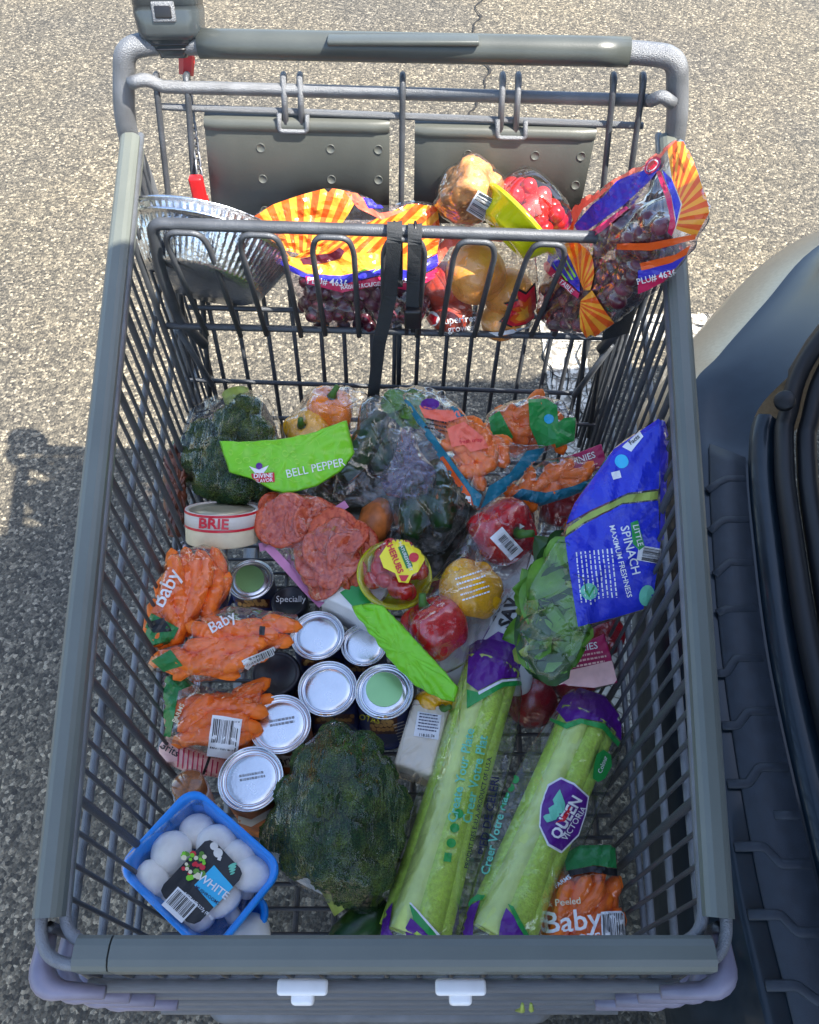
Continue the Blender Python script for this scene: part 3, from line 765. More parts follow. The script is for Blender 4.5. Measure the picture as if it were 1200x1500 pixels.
F = [(i * m + k, i * m + k + 1, (i + 1) * m + k + 1, (i + 1) * m + k) for i in range(len(rows) - 1) for k in range(m - 1)]
body_rows = [r_[7:] for r_ in rows]; face_rows = [r_[:8] for r_ in rows]
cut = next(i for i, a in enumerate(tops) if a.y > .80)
for nm, rw, mm in (('bumper', body_rows, 'carpaint'), ('bumper_face', face_rows[:cut + 1], 'carpaint'), ('bumper_corner', face_rows[cut:], 'groundreflect')):  # corner carries the reflection of the ground as its own tan colour
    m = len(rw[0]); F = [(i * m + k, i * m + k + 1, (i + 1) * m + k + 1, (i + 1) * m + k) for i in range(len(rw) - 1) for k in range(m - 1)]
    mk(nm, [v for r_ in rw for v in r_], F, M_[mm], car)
# painted sill strip, rubber seal and cargo floor follow the bumper's inner line
rows = []; seal = []
for i, b in enumerate(pins):
    if b.y > .80: break
    tn = (pins[min(i + 1, 90)] - pins[max(i - 1, 0)]).normalized(); o = Vector((tn.y, -tn.x, 0)); 
    if o.x < 0: o = -o
    rows.append([b + Vector((0, 0, .0)), b + o * .004 + Vector((0, 0, .010)), b + o * .018 + Vector((0, 0, .016)), b + o * .026 + Vector((0, 0, .012)), b + o * .05 + Vector((0, 0, .008))])
    seal.append(b + o * .040 + Vector((0, 0, .022)))
m = 5; F = [(i * m + k, i * m + k + 1, (i + 1) * m + k + 1, (i + 1) * m + k) for i in range(len(rows) - 1) for k in range(m - 1)]
mk('sill', [v for r_ in rows for v in r_], F, M_['carpaint'], car)
e = seal[-1]
pil = [Vector((.56, .84, .70)), Vector((.64, .905, .80)), Vector((.76, .97, .95)), Vector((.92, 1.0, 1.2)), Vector((1.12, .98, 1.5)), Vector((1.2, .9, 1.62))]
sp1 = cm([tuple(seal[-8]), tuple(seal[-4]), tuple(e)] + [tuple(p) for p in pil], 60)
tube('door_seal', seal[:-8] + sp1, .013, M_['seal'], car, 10)
tube('door_seal', [p + Vector((.028, -.012, .0)) for p in seal[:-8] + sp1], .013, M_['seal'], car, 10)
# rear pillar panel from the bumper shoulder up to the roof
rows = []
for t in np.linspace(0, 1, 12):
    i = int(t * 59); s = sp1[min(60, 18 + int(t * 42))]
    o = cm([(.60, .88, .66), (.78, 1.06, .75), (.9, 1.14, .95), (1.08, 1.16, 1.25), (1.25, 1.12, 1.5), (1.35, 1.0, 1.66)], 40)[int(t * 40)]
    f2 = Vector((2.4, 1.2 - .2 * t, .82 + .84 * t))
    rows.append([s, s.lerp(o, .4) + Vector((-.015, .02, 0)), o, o.lerp(f2, .1) + Vector((0, .02, 0)), o.lerp(f2, .5) + Vector((0, .03, 0)), f2])
m = 6; F = [(i * m + k, i * m + k + 1, (i + 1) * m + k + 1, (i + 1) * m + k) for i in range(len(rows) - 1) for k in range(m - 1)]
mk('rear_pillar', [v for r_ in rows for v in r_], F, M_['carpaint'], car)
V, F = box_geo((1.40, -.08, .590), (1.56, 1.52, .10), .03); mk('cargo_floor', V, F, M_['carpet'], car)
V, F = box_geo((2.1, .1, 1.1), (.06, 1.7, 1.0), .02); mk('seat_back', V, F, M_['carpet'], car)
V, F = box_geo((1.75, .12, 1.63), (1.56, 1.86, .06), .025); mk('roof', V, F, M_['carpaint'], car)
V, F = box_geo((1.6, -.98, .75), (1.7, .08, 1.0), .03); mk('side_panel', V, F, M_['carpaint'], car)
# tread pad with raised zigzag ribs
pv = []
for a, b in zip(tops, pins):
    if -.9 < a.y < .748: pv.append((Vector((a.x + .020, a.y, 0)), Vector((b.x - .004, b.y, 0))))
rows = [[p + Vector((0, 0, .6215)), p + Vector((.001, 0, .6245)), q + Vector((-.001, 0, .6245)), q + Vector((0, 0, .6215))] for p, q in pv]
F = [(i * 4 + k, i * 4 + k + 1, i * 4 + 5 + k, i * 4 + 4 + k) for i in range(len(rows) - 1) for k in range(3)] + [(0, 1, 2, 3), tuple(len(rows) * 4 - 4 + k for k in range(4))]
pad = mk('tread_pad', [v for r_ in rows for v in r_], F, M_['carrubber'], car)
for rb in ([(1036, 718), (1055, 706), (1065, 701), (1092, 701)], [(1040, 778), (1055, 765), (1063, 761), (1096, 761)], [(1047, 842), (1061, 830), (1069, 823), (1102, 825)], [(1051, 898), (1065, 892), (1107, 891)],
           [(1050, 986), (1064, 986), (1078, 964), (1118, 964)], [(1058, 1063), (1080, 1063), (1096, 1042), (1136, 1042)], [(1066, 1148), (1096, 1148), (1112, 1124), (1154, 1124)], [(1134, 1194), (1172, 1194)],
           [(1076, 1240), (1120, 1240), (1144, 1266), (1188, 1266)], [(1096, 1340), (1144, 1340), (1168, 1366), (1202, 1366)], [(1122, 1444), (1168, 1444), (1200, 1468), (1225, 1468)]):
    V, F = tube_geo(fillet([P(x_, y_, .6245) for x_, y_ in rb], .004, 3), .0052, 8, False, (0, 0, 1)); mk('rib', V, F, M_['carrubber'], pad)
V, F = lathe_geo([(.0, .0), (.012, 0), (.014, -.003), (.014, -.01)], 20, frame(P(1149, 585, .69), (-.5, -.3, .8))); mk('rubber_stop', V, F, M_['seal'], car)
# raised tailgate
def tail():
    V = []; F = []; NX, NY = 14, 18
    for i in range(NX + 1):
        s = i / NX
        for j in range(NY + 1):
            t = j / NY * 2 - 1
            hw = .60 * (1 - .28 * max(0, (s - .80) / .20) ** 2.4)
            x = 1.24 - 1.16 * s; z = 1.70 + .26 * s - .10 * s * s - .04 * t * t
            V.append((x, -.045 + hw * t, z))
    for i in range(NX):
        for j in range(NY): F.append((i * (NY + 1) + j, i * (NY + 1) + j + 1, (i + 1) * (NY + 1) + j + 1, (i + 1) * (NY + 1) + j))
    nb = len(V); V += [(x, y, z + .05) for x, y, z in V]; F += [[k + nb for k in f][::-1] for f in F]
    bd = [j for j in range(NY + 1)] + [i * (NY + 1) + NY for i in range(1, NX + 1)] + [NX * (NY + 1) + j for j in range(NY - 1, -1, -1)] + [i * (NY + 1) for i in range(NX - 1, 0, -1)]
    for a, b in zip(bd, bd[1:] + bd[:1]): F.append((a, b, b + nb, a + nb))
    return V, F
tg = mk('tailgate', *tail(), M_['carpaint'], car)
V, F = tail(); V = [((x - .66) * .94 + .66, (y + .045) * .94 - .045, z - .03 if i < len(V) // 2 else z - .055) for i, (x, y, z) in enumerate(V)]
mk('inner_trim', V, F, M_['trim'], tg)
for y in (-.52, .44):
    wire('gas_strut', (1.22, y, 1.15), (.75, y, 1.76), .011, M_['seal'], car)

# ------------------------------------------------------------ groceries: shared builders
def tilt(px, py, z, n=(0, -.3, .95), Y=None):
    pl = Plane.__new__(Plane); pl.o = P(px, py, z) if Y is None else PY(px, py, Y); pl.n = Vector(n).normalized(); return pl
def inside(poly, x, y):
    c = False; n = len(poly)
    for i in range(n):
        (x1, y1), (x2, y2) = poly[i], poly[i - 1]
        if (y1 > y) != (y2 > y) and x < (x2 - x1) * (y - y1) / (y2 - y1) + x1: c = not c
    return c
def scatter(poly, step, jit, seed):
    rd = random.Random(seed); xs = [p[0] for p in poly]; ys = [p[1] for p in poly]; out = []; y = min(ys); j = 0
    while y < max(ys):
        x = min(xs) + (step / 2 if j % 2 else 0)
        while x < max(xs):
            a, b = x + rd.uniform(-jit, jit), y + rd.uniform(-jit, jit)
            if inside(poly, a, b): out.append((a, b))
            x += step
        y += step * .87; j += 1
    return out
def shrink(poly, k):
    c = np.mean(np.array(poly, float), 0); return [tuple(c + (np.array(p) - c) * k) for p in poly]
# one carrot, bent and blunt, in three shapes
def carrot_mesh(v):
    n = 9; pts = []; rr = []
    for i in range(n):
        t = i / (n - 1) * 2 - 1
        pts.append((.025 * t, .0025 * (v - 1) * t * t, 0)); rr.append(.0085 * (1 - abs(t) ** 5) ** .5 * (1 + .10 * math.sin(3 * t + v)) * (1 - .1 * t) + .0008)
    return mesh_of('carrot', *tube_geo(pts, rr, 10), M_['carrot'])
CARROT = [carrot_mesh(v) for v in range(3)]
def carrots(pl, poly, step, ang, spread, label, group, layers=((.010, 1),), seed=0, scale=1.0, dh=.004, mats=None):
    rd = random.Random(seed); out = []
    for h, k in layers:
        for x, y in scatter(shrink(poly, k * .84), step, step * .22, seed + int(h * 1e4)):
            o = pl.at(x, y, h + rd.uniform(-dh, dh)); a = R(ang + rd.uniform(-spread, spread))
            M = frame(o, pl.n, 0) @ Matrix.Rotation(a, 4, 'Z') @ Matrix.Rotation(rd.uniform(-.25, .25), 4, 'Y') @ Matrix.Scale(rd.uniform(.85, 1.1) * scale, 4)
            c = link('baby_carrot', CARROT[rd.randrange(3)], M); c['label'] = label; c['category'] = 'carrot'; c['group'] = group; out.append(c)
    return out
def ico_mesh(name, r, sub, m, fn=None):
    bm = bmesh.new(); bmesh.ops.create_icosphere(bm, subdivisions=sub, radius=r)
    if fn:
        for v in bm.verts: v.co = fn(v.co)
    me = bpy.data.meshes.new(name); bm.to_mesh(me); bm.free(); me.materials.append(m)
    me.polygons.foreach_set('use_smooth', [True] * len(me.polygons)); return me
GRAPE = [ico_mesh('grape', .0098, 3, M_['grape'], lambda c: Vector((c.x, c.y, c.z * 1.12))), ico_mesh('grape', .0092, 3, M_['grapefrost'], lambda c: Vector((c.x, c.y, c.z * 1.2)))]
def bunch(label, pos, seed=0, big=1.0):
    c = sum(pos, Vector()) / len(pos); b = thing('grape_bunch', label, 'grapes', c, 'bunches of red grapes'); rd = random.Random(seed); out = []
    for p in pos:
        M = Matrix.Translation(p) @ Matrix.Rotation(rd.uniform(0, 3), 4, 'X') @ Matrix.Rotation(rd.uniform(0, 3), 4, 'Y') @ Matrix.Scale(rd.uniform(.88, 1.1) * big, 4)
        out.append(link('grape', GRAPE[0 if rd.random() < .6 else 1], M, b))
    p = sorted(pos, key=lambda q: q.x)
    tube('stalk', [p[0], c + Vector((0, 0, .004)), p[-1]], .0016, M_['stem'], b, 6); return b, out
def pepper_mesh(m, seed):
    def fn(c):
        d = c.normalized(); a = math.atan2(d.y, d.x); r = 1 + .075 * math.cos(4 * a + seed) * (1 - abs(d.z) ** 3) + .03 * math.cos(3 * a + seed * 2)
        r *= 1 - .30 * max(0, d.z - .55) ** 1.1 / .45 * 1.0 - .12 * max(0, -d.z - .7) / .3
        return Vector((d.x * r, d.y * r, d.z * r * 1.08 - .12 * d.z * (d.x ** 2 + d.y ** 2 < .12)))
    return ico_mesh('pepper', 1, 5, m, fn)
def pepper(px, py, z, r, axis, m, label, group=None, seed=0):
    o = P(px, py, z); t = thing('bell_pepper', label, 'bell pepper', o - Vector((0, 0, r)), group)
    M = frame(o, axis, seed) @ Matrix.Scale(r, 4)
    b = link('flesh', pepper_mesh(m, seed), M, t); a = Vector(axis).normalized()
    tube('stem', [o + a * r * .68, o + a * r * .95 + Vector((.002, 0, 0)), o + a * r * 1.18 + Vector((.006, .002, 0))], [r * .2, r * .12, r * .11], M_['pepstem'], t, 8)
    return b
def floret_mesh(v):
    def fn(c):
        d = c.normalized(); r = 1 + .13 * nz(d, 2.6, v) + .085 * abs(nz(d, 6.5, v + 5)) 
        vd = noise.voronoi(d * 11 + Vector((v, v, 0)))[0][0]
        return d * (r - .11 * min(1, vd * 1.7) )
    return ico_mesh('floret', 1, 6 if v == 0 else 5, M_['broccoli'], fn)
FLO = [floret_mesh(v) for v in range(4)]
def broccoli(label, pl, spots, stem, group):
    o = pl.at(*spots[0][:2]); t = thing('broccoli', label, 'broccoli', o - Vector((0, 0, .05)), group); out = []; rd = random.Random(len(spots))
    for i, (x, y, h, r) in enumerate(spots):
        M = Matrix.Translation(pl.at(x, y, h)) @ Matrix.Rotation(rd.uniform(0, 6), 4, (rd.random(), rd.random(), 1)) @ Matrix.Diagonal((r * .9, r * .9, r * .86, 1))
        out.append(link('floret', FLO[i % 4], M, t))
    tube('stalk', [pl.at(*s) for s in stem], [.018, .02, .021][:len(stem)], M_['leafpale'], t, 12); return t, out
def bag(name, label, cat, pl, outline, contents, m='film', group=None, **k):
    c = np.mean(np.array(outline, float), 0); o = pl.at(*c)
    t = thing(name, label, cat, o - Vector((0, 0, .03)), group)
    return t, pouch('film', outline, pl, contents, M_[m], t, **k)

# ------------------------------------------------------------ cans and jars
def can(px, py, wpx, h, label, body='canpaper', group=None, tiltv=(0, 0, 1), stamp=True, zt=None, lid='steel', seed=0):
    z = zt
    if z is None:
        z = .6
        for _ in range(4): z = fl_z(P(px, py, z).y) + .003 + h
    c = P(px, py, z); r = wpx / FPX * ((c - CAM).dot(Vector((0, CP, -SP)))) / 2
    ax_ = Vector(tiltv).normalized(); t = thing('food_can', label, 'can', c - ax_ * h, group)
    M = frame(c - ax_ * h, ax_, seed)
    prof = [(r * .97, 0), (r, .001), (r, .004), (r * .965, .006)]
    nb = 5
    for i in range(nb + 1): prof.append((r * .962, .006 + (h - .012) * i / nb))
    prof += [(r * .965, h - .006), (r * .985, h - .004)]
    b = mk('label_sleeve', *lathe_geo(prof, 44, M), M_[body], t)
    lp = [(r * .984, h - .0045), (r, h - .003), (r * 1.005, h - .001), (r * .99, h + .0003), (r * .96, h - .0006), (r * .945, h - .0035), (r * .90, h - .0042), (r * .87, h - .0030), (r * .845, h - .0030), (r * .82, h - .0042), (r * .79, h - .0036), (r * .765, h - .0042), (r * .74, h - .0036), (r * .6, h - .0034), (r * .3, h - .0034), (0, h - .0034)]
    l = mk('lid', *lathe_geo(lp, 56, M), M_[lid], t)
    if stamp:
        lines((px + 4, py - 2), wpx * .42, 2, 6, -10, [l], M_['pgrey'], t, .5, seed, .0006)
    return t, b, l
def beans(t, b, px, py, w_, h, seed):
    ps = [disc(p, 3.6, 8, .8, random.Random(seed).uniform(0, 90)) for p in scatter(rect((px, py), w_, h), 6.4, 1, seed)]
    patch('bean_picture', rect((px, py), w_ + 6, h + 4), [b], M_['brownbag'], t, .0006)
    patch('bean_picture', ps, [b], M_['beans'], t, .0011, 5)
gc = 'food cans standing in the basket'
t, b, l = can(367, 1140, 96, .11, 'can with orange picture label beside the mushroom tray and broccoli', 'canlabel', gc, (-.02, .02, 1), seed=1)
patch('label_band', [(330, 1188), (368, 1200), (404, 1180), (404, 1190), (368, 1211), (330, 1198)], [b], M_['canwhite'], t)
t, b, l = can(410, 1060, 91, .11, 'can with orange and white label beside the lowest bag of carrots', 'canlabel', gc, (.02, .02, 1), seed=2)
patch('label_band', [(388, 1104), (425, 1107), (455, 1085), (457, 1102), (428, 1124), (390, 1122)], [b], M_['canwhite'], t); text('Bruni', (424, 1112), 17, -22, [b], M_['pblack'], t)
t, b, l = can(480, 1008, 87, .11, 'plain silver topped chickpea can beside the green disc lid', 'canpaper', gc, (0, .02, 1), seed=3, stamp=False); beans(t, b, 490, 1053, 52, 10, 3)
t, b, l = can(563, 1012, 86, .112, 'chickpea can with green disc on its lid', 'canpaper', gc, (0, .0, 1), seed=4, stamp=False); beans(t, b, 562, 1062, 34, 22, 4)
text('KOTAS', (538, 1052), 12, 12, [b], M_['plightyellow'], t); lines((590, 1075), 18, 8, 4.5, -18, [b], M_['pwhite'], t)
patch('lid_disc', disc((563, 1010), 27, 28, .95), [l], M_['lidgreen'], t, .0005)  # pale green metallic disc laid on the lid centre
t, b, l = can(465, 930, 79, .11, 'silver can between the carrots and the salami bag', 'canpaper', gc, (0, 0, 1), seed=5, stamp=False); beans(t, b, 470, 970, 50, 6, 9)
t, b, l = can(533, 944, 68, .10, 'silver can half under the lime bag header', 'canpaper', gc, (0, 0, 1), seed=6, stamp=False); beans(t, b, 530, 978, 40, 6, 10)
t, b, l = can(367, 848, 68, .105, 'small chickpea can with green lid below the brie tin', 'canpaper', gc, (0, 0, 1), seed=7, stamp=False); beans(t, b, 370, 884, 44, 9, 11)
patch('lid_disc', disc((366, 848), 21, 28, .95), [l], M_['lidgreen'], t, .0005)
t, b, l = can(288, 815, 74, .105, 'silver can against the left wires behind the carrots', 'canpaper', gc, (0, .05, 1), seed=8, stamp=False)
t, b, l = can(262, 1004, 62, .10, 'white labelled can wedged against the left wires under the carrots', 'canwhite', gc, (0, .0, 1), seed=9, stamp=False)
def jar(px, py, wpx, h, label, word=None):
    z = .58
    for _ in range(4): z = fl_z(P(px, py, z).y) + .003 + h
    c = P(px, py, z); r = wpx / FPX * ((c - CAM).dot(Vector((0, CP, -SP)))) / 2; t = thing('sauce_jar', label, 'jar', c - Vector((0, 0, h)))
    M = frame(c - Vector((0, 0, h)), (0, 0, 1))
    mk('glass_body', *lathe_geo([(r * .9, 0), (r * 1.05, .006), (r * 1.05, h * .65), (r * .9, h * .78), (r * .9, h * .85)], 32, M), M_['jarbody'], t)
    l = mk('lid', *lathe_geo([(r * .98, h * .8), (r, h * .82), (r, h - .003), (r * .95, h), (r * .8, h), (r * .77, h - .0015), (0, h - .0015)], 40, M, lambda i, a: 1 + (.008 * math.cos(40 * a) if i in (1, 2) else 0)), M_['jarblack'], t)
    if word: text(word, (px + 2, py - 2), 13, 0, [l], M_['pwhite'], t, .0006, bold=0)
jar(424, 880, 54, .095, 'dark jar with lettered black lid below the salami', 'Specially')
jar(404, 986, 72, .09, 'sauce jar with plain black lid under the carrot bag')

# brie tin
o = P(326, 768, .625); t = thing('cheese_tin', 'round tin reading BRIE with red and cream bands', 'cheese tin', o - Vector((0, 0, .05)))
ax_ = Vector((.03, .68, .73)).normalized(); r = .0475; h = .044; M = frame(o - ax_ * h * .5, ax_)
b = mk('tin_body', *lathe_geo([(0, 0), (r * .98, 0), (r, .002), (r, h * .5), (r, h - .002)], 56, M), M_['pcream'], t)
l = mk('tin_lid', *lathe_geo([(r * 1.0, h * .5), (r * 1.012, h * .5), (r * 1.012, h - .002), (r * .99, h), (r * .93, h), (r * .91, h - .002), (0, h - .002)], 56, M), M_['canwhite'], t)
mk('tin_top', *lathe_geo([(r * .9, h - .0016), (r * .4, h - .0012), (0, h - .0012)], 40, M), M_['brielid'], t)
for f in (.53, .96):
    mk('red_band', *lathe_geo([(r * 1.0145, h * f - .0016), (r * 1.0155, h * f - .0014), (r * 1.0155, h * f + .0014), (r * 1.0145, h * f + .0016)], 56, M, None, False), M_['pred'], t)
text('BRIE', (313, 768), 21, 3, [b, l], M_['pred'], t, sx=1.1, bold=.03)

# ------------------------------------------------------------ carrot bags
FG = 'bags of baby carrots'
def carrot_bag(label, pl, outline, step, ang, inner, seed, green=None, words=(), bars=(), clab='', spread=28, layers=((.004, 1), (.016, .85)), front=.03):
    cs = carrots(pl, inner, step, ang, spread, clab, clab, layers, seed)
    t, f = bag('carrot_bag', label, 'carrot bag', pl, outline, cs, 'filmcarrot', FG, front=.012, back=.012, crease=.0022, seed=seed)
    for g in green or (): patch('green_print', g, [f], M_['pdgreen'], t)
    for s, c, sz, a, mm in words: text(s, c, sz, a, [f], M_[mm], t)
    for c, w_, h, a in bars: barcode(c, w_, h, a, [f], t, seed)
    return t, f
plA = tilt(285, 865, .645, (.35, -.2, .9))
A = [(208, 925), (228, 880), (236, 830), (262, 806), (300, 797), (330, 808), (342, 850), (335, 885), (300, 915), (255, 945), (215, 955)]
t, f = carrot_bag('baby carrot bag leaning on the left wires beside the green lidded can', plA, A, 23, 35, A, 3, [[(210, 925), (222, 898), (262, 920), (250, 945), (216, 955)]], [('Baby', (244, 862), 30, -62, 'pwhite')], clab='baby carrot in the bag leaning on the left wires')
patch('dark_print', [(213, 912), (240, 905), (252, 925), (225, 927)], [f], M_['pblack'], t, .0012)
plB = tilt(330, 945, .640, (.12, -.2, .95))
B = [(212, 975), (232, 955), (275, 945), (290, 905), (340, 886), (400, 895), (438, 900), (436, 930), (400, 960), (350, 990), (290, 1000), (240, 985), (215, 985)]
t, f = carrot_bag('baby carrot bag spread over the cans and black jar', plB, B, 25, -25, B, 4, [[(222, 968), (250, 952), (268, 975), (240, 984)]], [('Baby', (325, 912), 22, -30, 'pwhite')], [((382, 968), 52, 24, -24)], clab='baby carrot in the bag lying over the cans')
patch('dark_print', rect((384, 924), 8, 13, 5), [f], M_['pblack'], t, .0012)
plC = tilt(315, 1062, .585, (.15, -.2, .95))
C = [(240, 990), (262, 985), (285, 1003), (330, 1010), (392, 1000), (388, 1030), (365, 1060), (375, 1110), (330, 1115), (280, 1100), (240, 1085)]
t, f = carrot_bag('baby carrot bag with a barcode above the pale striped bag', plC, C, 25, -20, [(258, 1015), (330, 1012), (392, 1002), (385, 1040), (370, 1108), (270, 1095)], 5, [[(240, 992), (262, 987), (285, 1003), (262, 1012), (250, 1080), (240, 1078)]], [('FARMS', (262, 1045), 10, -65, 'pcream')], [((329, 1080), 44, 60, 8)], clab='baby carrot in the bag above the pale striped bag')
plD = tilt(855, 1320, .555, (0, -.25, .95))
D = [(792, 1320), (812, 1255), (850, 1237), (902, 1236), (905, 1275), (914, 1330), (918, 1388), (860, 1394), (790, 1392)]
t, f = carrot_bag('baby carrot bag reading Baby Carrots in the corner beside the celery', plD, D, 23, 60, [(806, 1290), (900, 1278), (914, 1386), (795, 1388)], 6, [[(826, 1252), (850, 1239), (901, 1238), (903, 1272), (870, 1268), (830, 1276)]], [('Baby', (838, 1350), 44, -6, 'pwhite'), ('CARROTS', (838, 1377), 19, -5, 'pwhite'), ('& Peeled', (826, 1322), 14, -6, 'pcream'), ('FARMS', (825, 1292), 9, -35, 'pwhite')], [((898, 1358), 34, 46, -3)], clab='baby carrot in the bag reading Baby Carrots')
patch('dark_print', [(832, 1276), (870, 1269), (903, 1273), (904, 1284), (868, 1278), (835, 1284)], [f], M_['pblack'], t, .0012)

# pale striped bag and spice jar
pl = tilt(280, 1110, .545, (.1, -.3, .95)); O = [(232, 1094), (246, 1076), (300, 1102), (332, 1112), (326, 1140), (280, 1134), (235, 1116)]
t = thing('dry_goods_bag', 'pale pink striped paper bag under the carrots', 'bag', pl.at(280, 1110) - Vector((0, 0, .03)))
f = pouch('paper', O, pl, [], M_['ppink'], t, front=.02, back=.02, crease=.001)
for i in range(9): patch('stripe', [(262 + i * 7, 1090 + i * 3.2), (264 + i * 7, 1091 + i * 3.2), (261 + i * 7, 1128 + i * 1.2), (259 + i * 7, 1128 + i * 1.2)], [f], M_['pcrimson'], t)
text('Grits', (248, 1097), 16, 30, [f], M_['pblack'], t); patch('dark_print', [(306, 1106), (310, 1107), (300, 1134), (296, 1134)], [f], M_['pblack'], t, .0012)
o = P(275, 1148, .585); ax_ = Vector((-.05, .25, .97)).normalized(); t = thing('spice_jar', 'small jar of brown spice beside the blue mushroom tray', 'jar', o - ax_ * .07); M = frame(o - ax_ * .068, ax_)
mk('contents', *lathe_geo([(0, 0), (.017, 0), (.0185, .003), (.0185, .066), (.017, .068), (0, .068)], 28, M), M_['spice'], t)
b = mk('glass', *lathe_geo([(0, -.002), (.018, -.002), (.020, .001), (.020, .062), (.018, .070), (.0165, .072), (0, .072)], 28, M), M_['clearplastic'], t)
lb = mk('paper_label', *lathe_geo([(.0203, .008), (.0206, .009), (.0206, .05), (.0203, .051)], 28, M), M_['pwhite'], t)

# ------------------------------------------------------------ mushroom trays
def mushroom_mesh(v):
    prof = [(0, .026), (.010, .0252), (.018, .021), (.0225, .013), (.0235, .006), (.021, .001), (.016, .0005), (.009, .003), (.0085, -.004), (.0085, -.014), (.009, -.019), (.006, -.0205), (0, -.0205)]
    return mesh_of('mushroom', *lathe_geo(prof, 26, Matrix(), lambda i, a: 1 + .03 * math.cos(a * 2 + v) + .02 * math.cos(3 * a + v * 2)), M_['mushroom'])
MUSH = [mushroom_mesh(v) for v in range(3)]
def tray(label, zr, depth, corners, seed):
    L_, T_, R_, B_ = [P(x, y, zr) for x, y in corners]; c = (L_ + T_ + R_ + B_) / 4
    u = ((R_ - T_) + (B_ - L_)) / 2; v = ((L_ - T_) + (B_ - R_)) / 2; lu, lv = u.length, v.length; u.normalize(); v = (v - u * v.dot(u)).normalized()
    t = thing('mushroom_tray', label, 'tray', c - Vector((0, 0, depth)), 'blue mushroom trays')
    rg = [rr_ring(c + Vector((0, 0, z)), lu - d, lv - d, r, u, v, 6) for z, d, r in ((-.006, -.001, .02), (-.001, -.001, .02), (.0008, .002, .019), (.0008, .010, .017), (-.003, .013, .016), (-depth * .55, .022, .015), (-depth + .003, .030, .014), (-depth + .001, .040, .012), (-depth - .001, .036, .013), (-depth * .55, .018, .016), (-.006, .009, .018))]
    V = []; F = []; m = len(rg[0])
    for q in rg: V += q
    for i in range(len(rg)):
        j = (i + 1) % len(rg)
        if i == 7: continue
        for k in range(m): F.append((i * m + k, i * m + (k + 1) % m, j * m + (k + 1) % m, j * m + k))
    F += [tuple(7 * m + k for k in range(m)), tuple(8 * m + k for k in range(m))]
    mk('tray_shell', V, F, M_['bluetray'], t); return t, c, u, v, lu, lv
t2, *_ = tray('lower blue mushroom tray almost hidden under the other tray', .568, .045, ((225, 1318), (310, 1240), (408, 1340), (320, 1420)), 2)
t1, c1_, u_, v_, lu, lv = tray('upper blue tray of white mushrooms with a black label', .628, .052, ((163, 1264), (286, 1155), (423, 1272), (302, 1406)), 1)
def mush(px, py, z, k, ax_, label, grp, v=0):
    o = link('mushroom', MUSH[v % 3], frame(P(px, py, z), ax_, v) @ Matrix.Scale(k, 4)); o['label'] = label; o['category'] = 'mushroom'; o['group'] = grp; return o
ms = []
for i, (x, y, z, k, a) in enumerate([(290, 1222, .592, .85, (.1, .3, 1)), (256, 1254, .602, 1.0, (-.3, .2, 1)), (318, 1240, .600, .95, (.2, .1, 1)), (346, 1258, .600, .9, (.4, -.3, .8)), (366, 1290, .602, .95, (.3, .6, .7)), (332, 1325, .600, .95, (-.4, .6, .7)), (290, 1332, .600, .92, (-.1, -.4, .9)), (233, 1282, .606, .9, (-.5, -.6, .5)), (300, 1285, .588, 1.05, (0, 0, 1)), (254, 1305, .588, .95, (0, -.2, 1)), (330, 1290, .585, 1.0, (.1, 0, 1))]):
    ms.append(mush(x, y, z, k * .97, a, 'white mushroom lying in the upper blue tray', 'mushrooms in the upper tray', i))
for i, (x, y) in enumerate(((366, 1372), (330, 1385))):
    mush(x, y, .550, .95, (.2, -.1, 1), ('white mushroom showing at the open corner of the lower tray', 'white mushroom in the lower tray half under the upper tray')[i], 'mushrooms in the lower tray', i)
plT = tilt(293, 1280, .6295, (0, 0, 1))
fm = pouch('stretch_film', [(176, 1266), (195, 1245), (284, 1170), (300, 1172), (408, 1268), (406, 1284), (312, 1388), (298, 1390), (180, 1285)], plT, ms, M_['filmtight'], t1, front=.001, back=.0, crease=.0004, rings=22)
lb = patch('black_label', [(300, 1233), (308, 1231), (318, 1236), (352, 1272), (355, 1280), (351, 1290), (294, 1350), (285, 1354), (274, 1351), (240, 1314), (236, 1305), (240, 1296)], [fm], M_['pblack'], t1, .0016)
patch('label_print', [(314, 1268), (342, 1300), (314, 1330), (285, 1297)], [fm], M_['pcyan'], t1, .0024)
text('WHITE', (313, 1299), 17, 37, [fm], M_['pwhite'], t1, .003); text('MUSHROOMS', (304, 1312), 7, 37, [fm], M_['pnavy'], t1, .003); text('NET WT 227g (8 oz)', (292, 1328), 6.5, 42, [fm], M_['pwhite'], t1, .003)
barcode((264, 1326), 40, 36, 42, [fm], t1, 9, off=.0026)
rd = random.Random(4)
for mm in ('leaf', 'pred', 'pcream', 'plime'): patch('label_print', [disc((284 + rd.uniform(-16, 16), 1268 + rd.uniform(-20, 20)), rd.uniform(2.5, 5), 7) for _ in range(9)], [fm], M_[mm], t1, .0024 + .0001 * len(mm), 9)
patch('label_print', [disc((314, 1240), 6, 12), disc((320, 1250), 7, 12), rect((322, 1258), 5, 6, 20)], [fm], M_['canwhite'], t1, .0026)
patch('label_print', [disc((341, 1268 + i * 4), 7 - i, 10, .35, -25) for i in range(4)], [fm], M_['pmint'], t1, .0026)

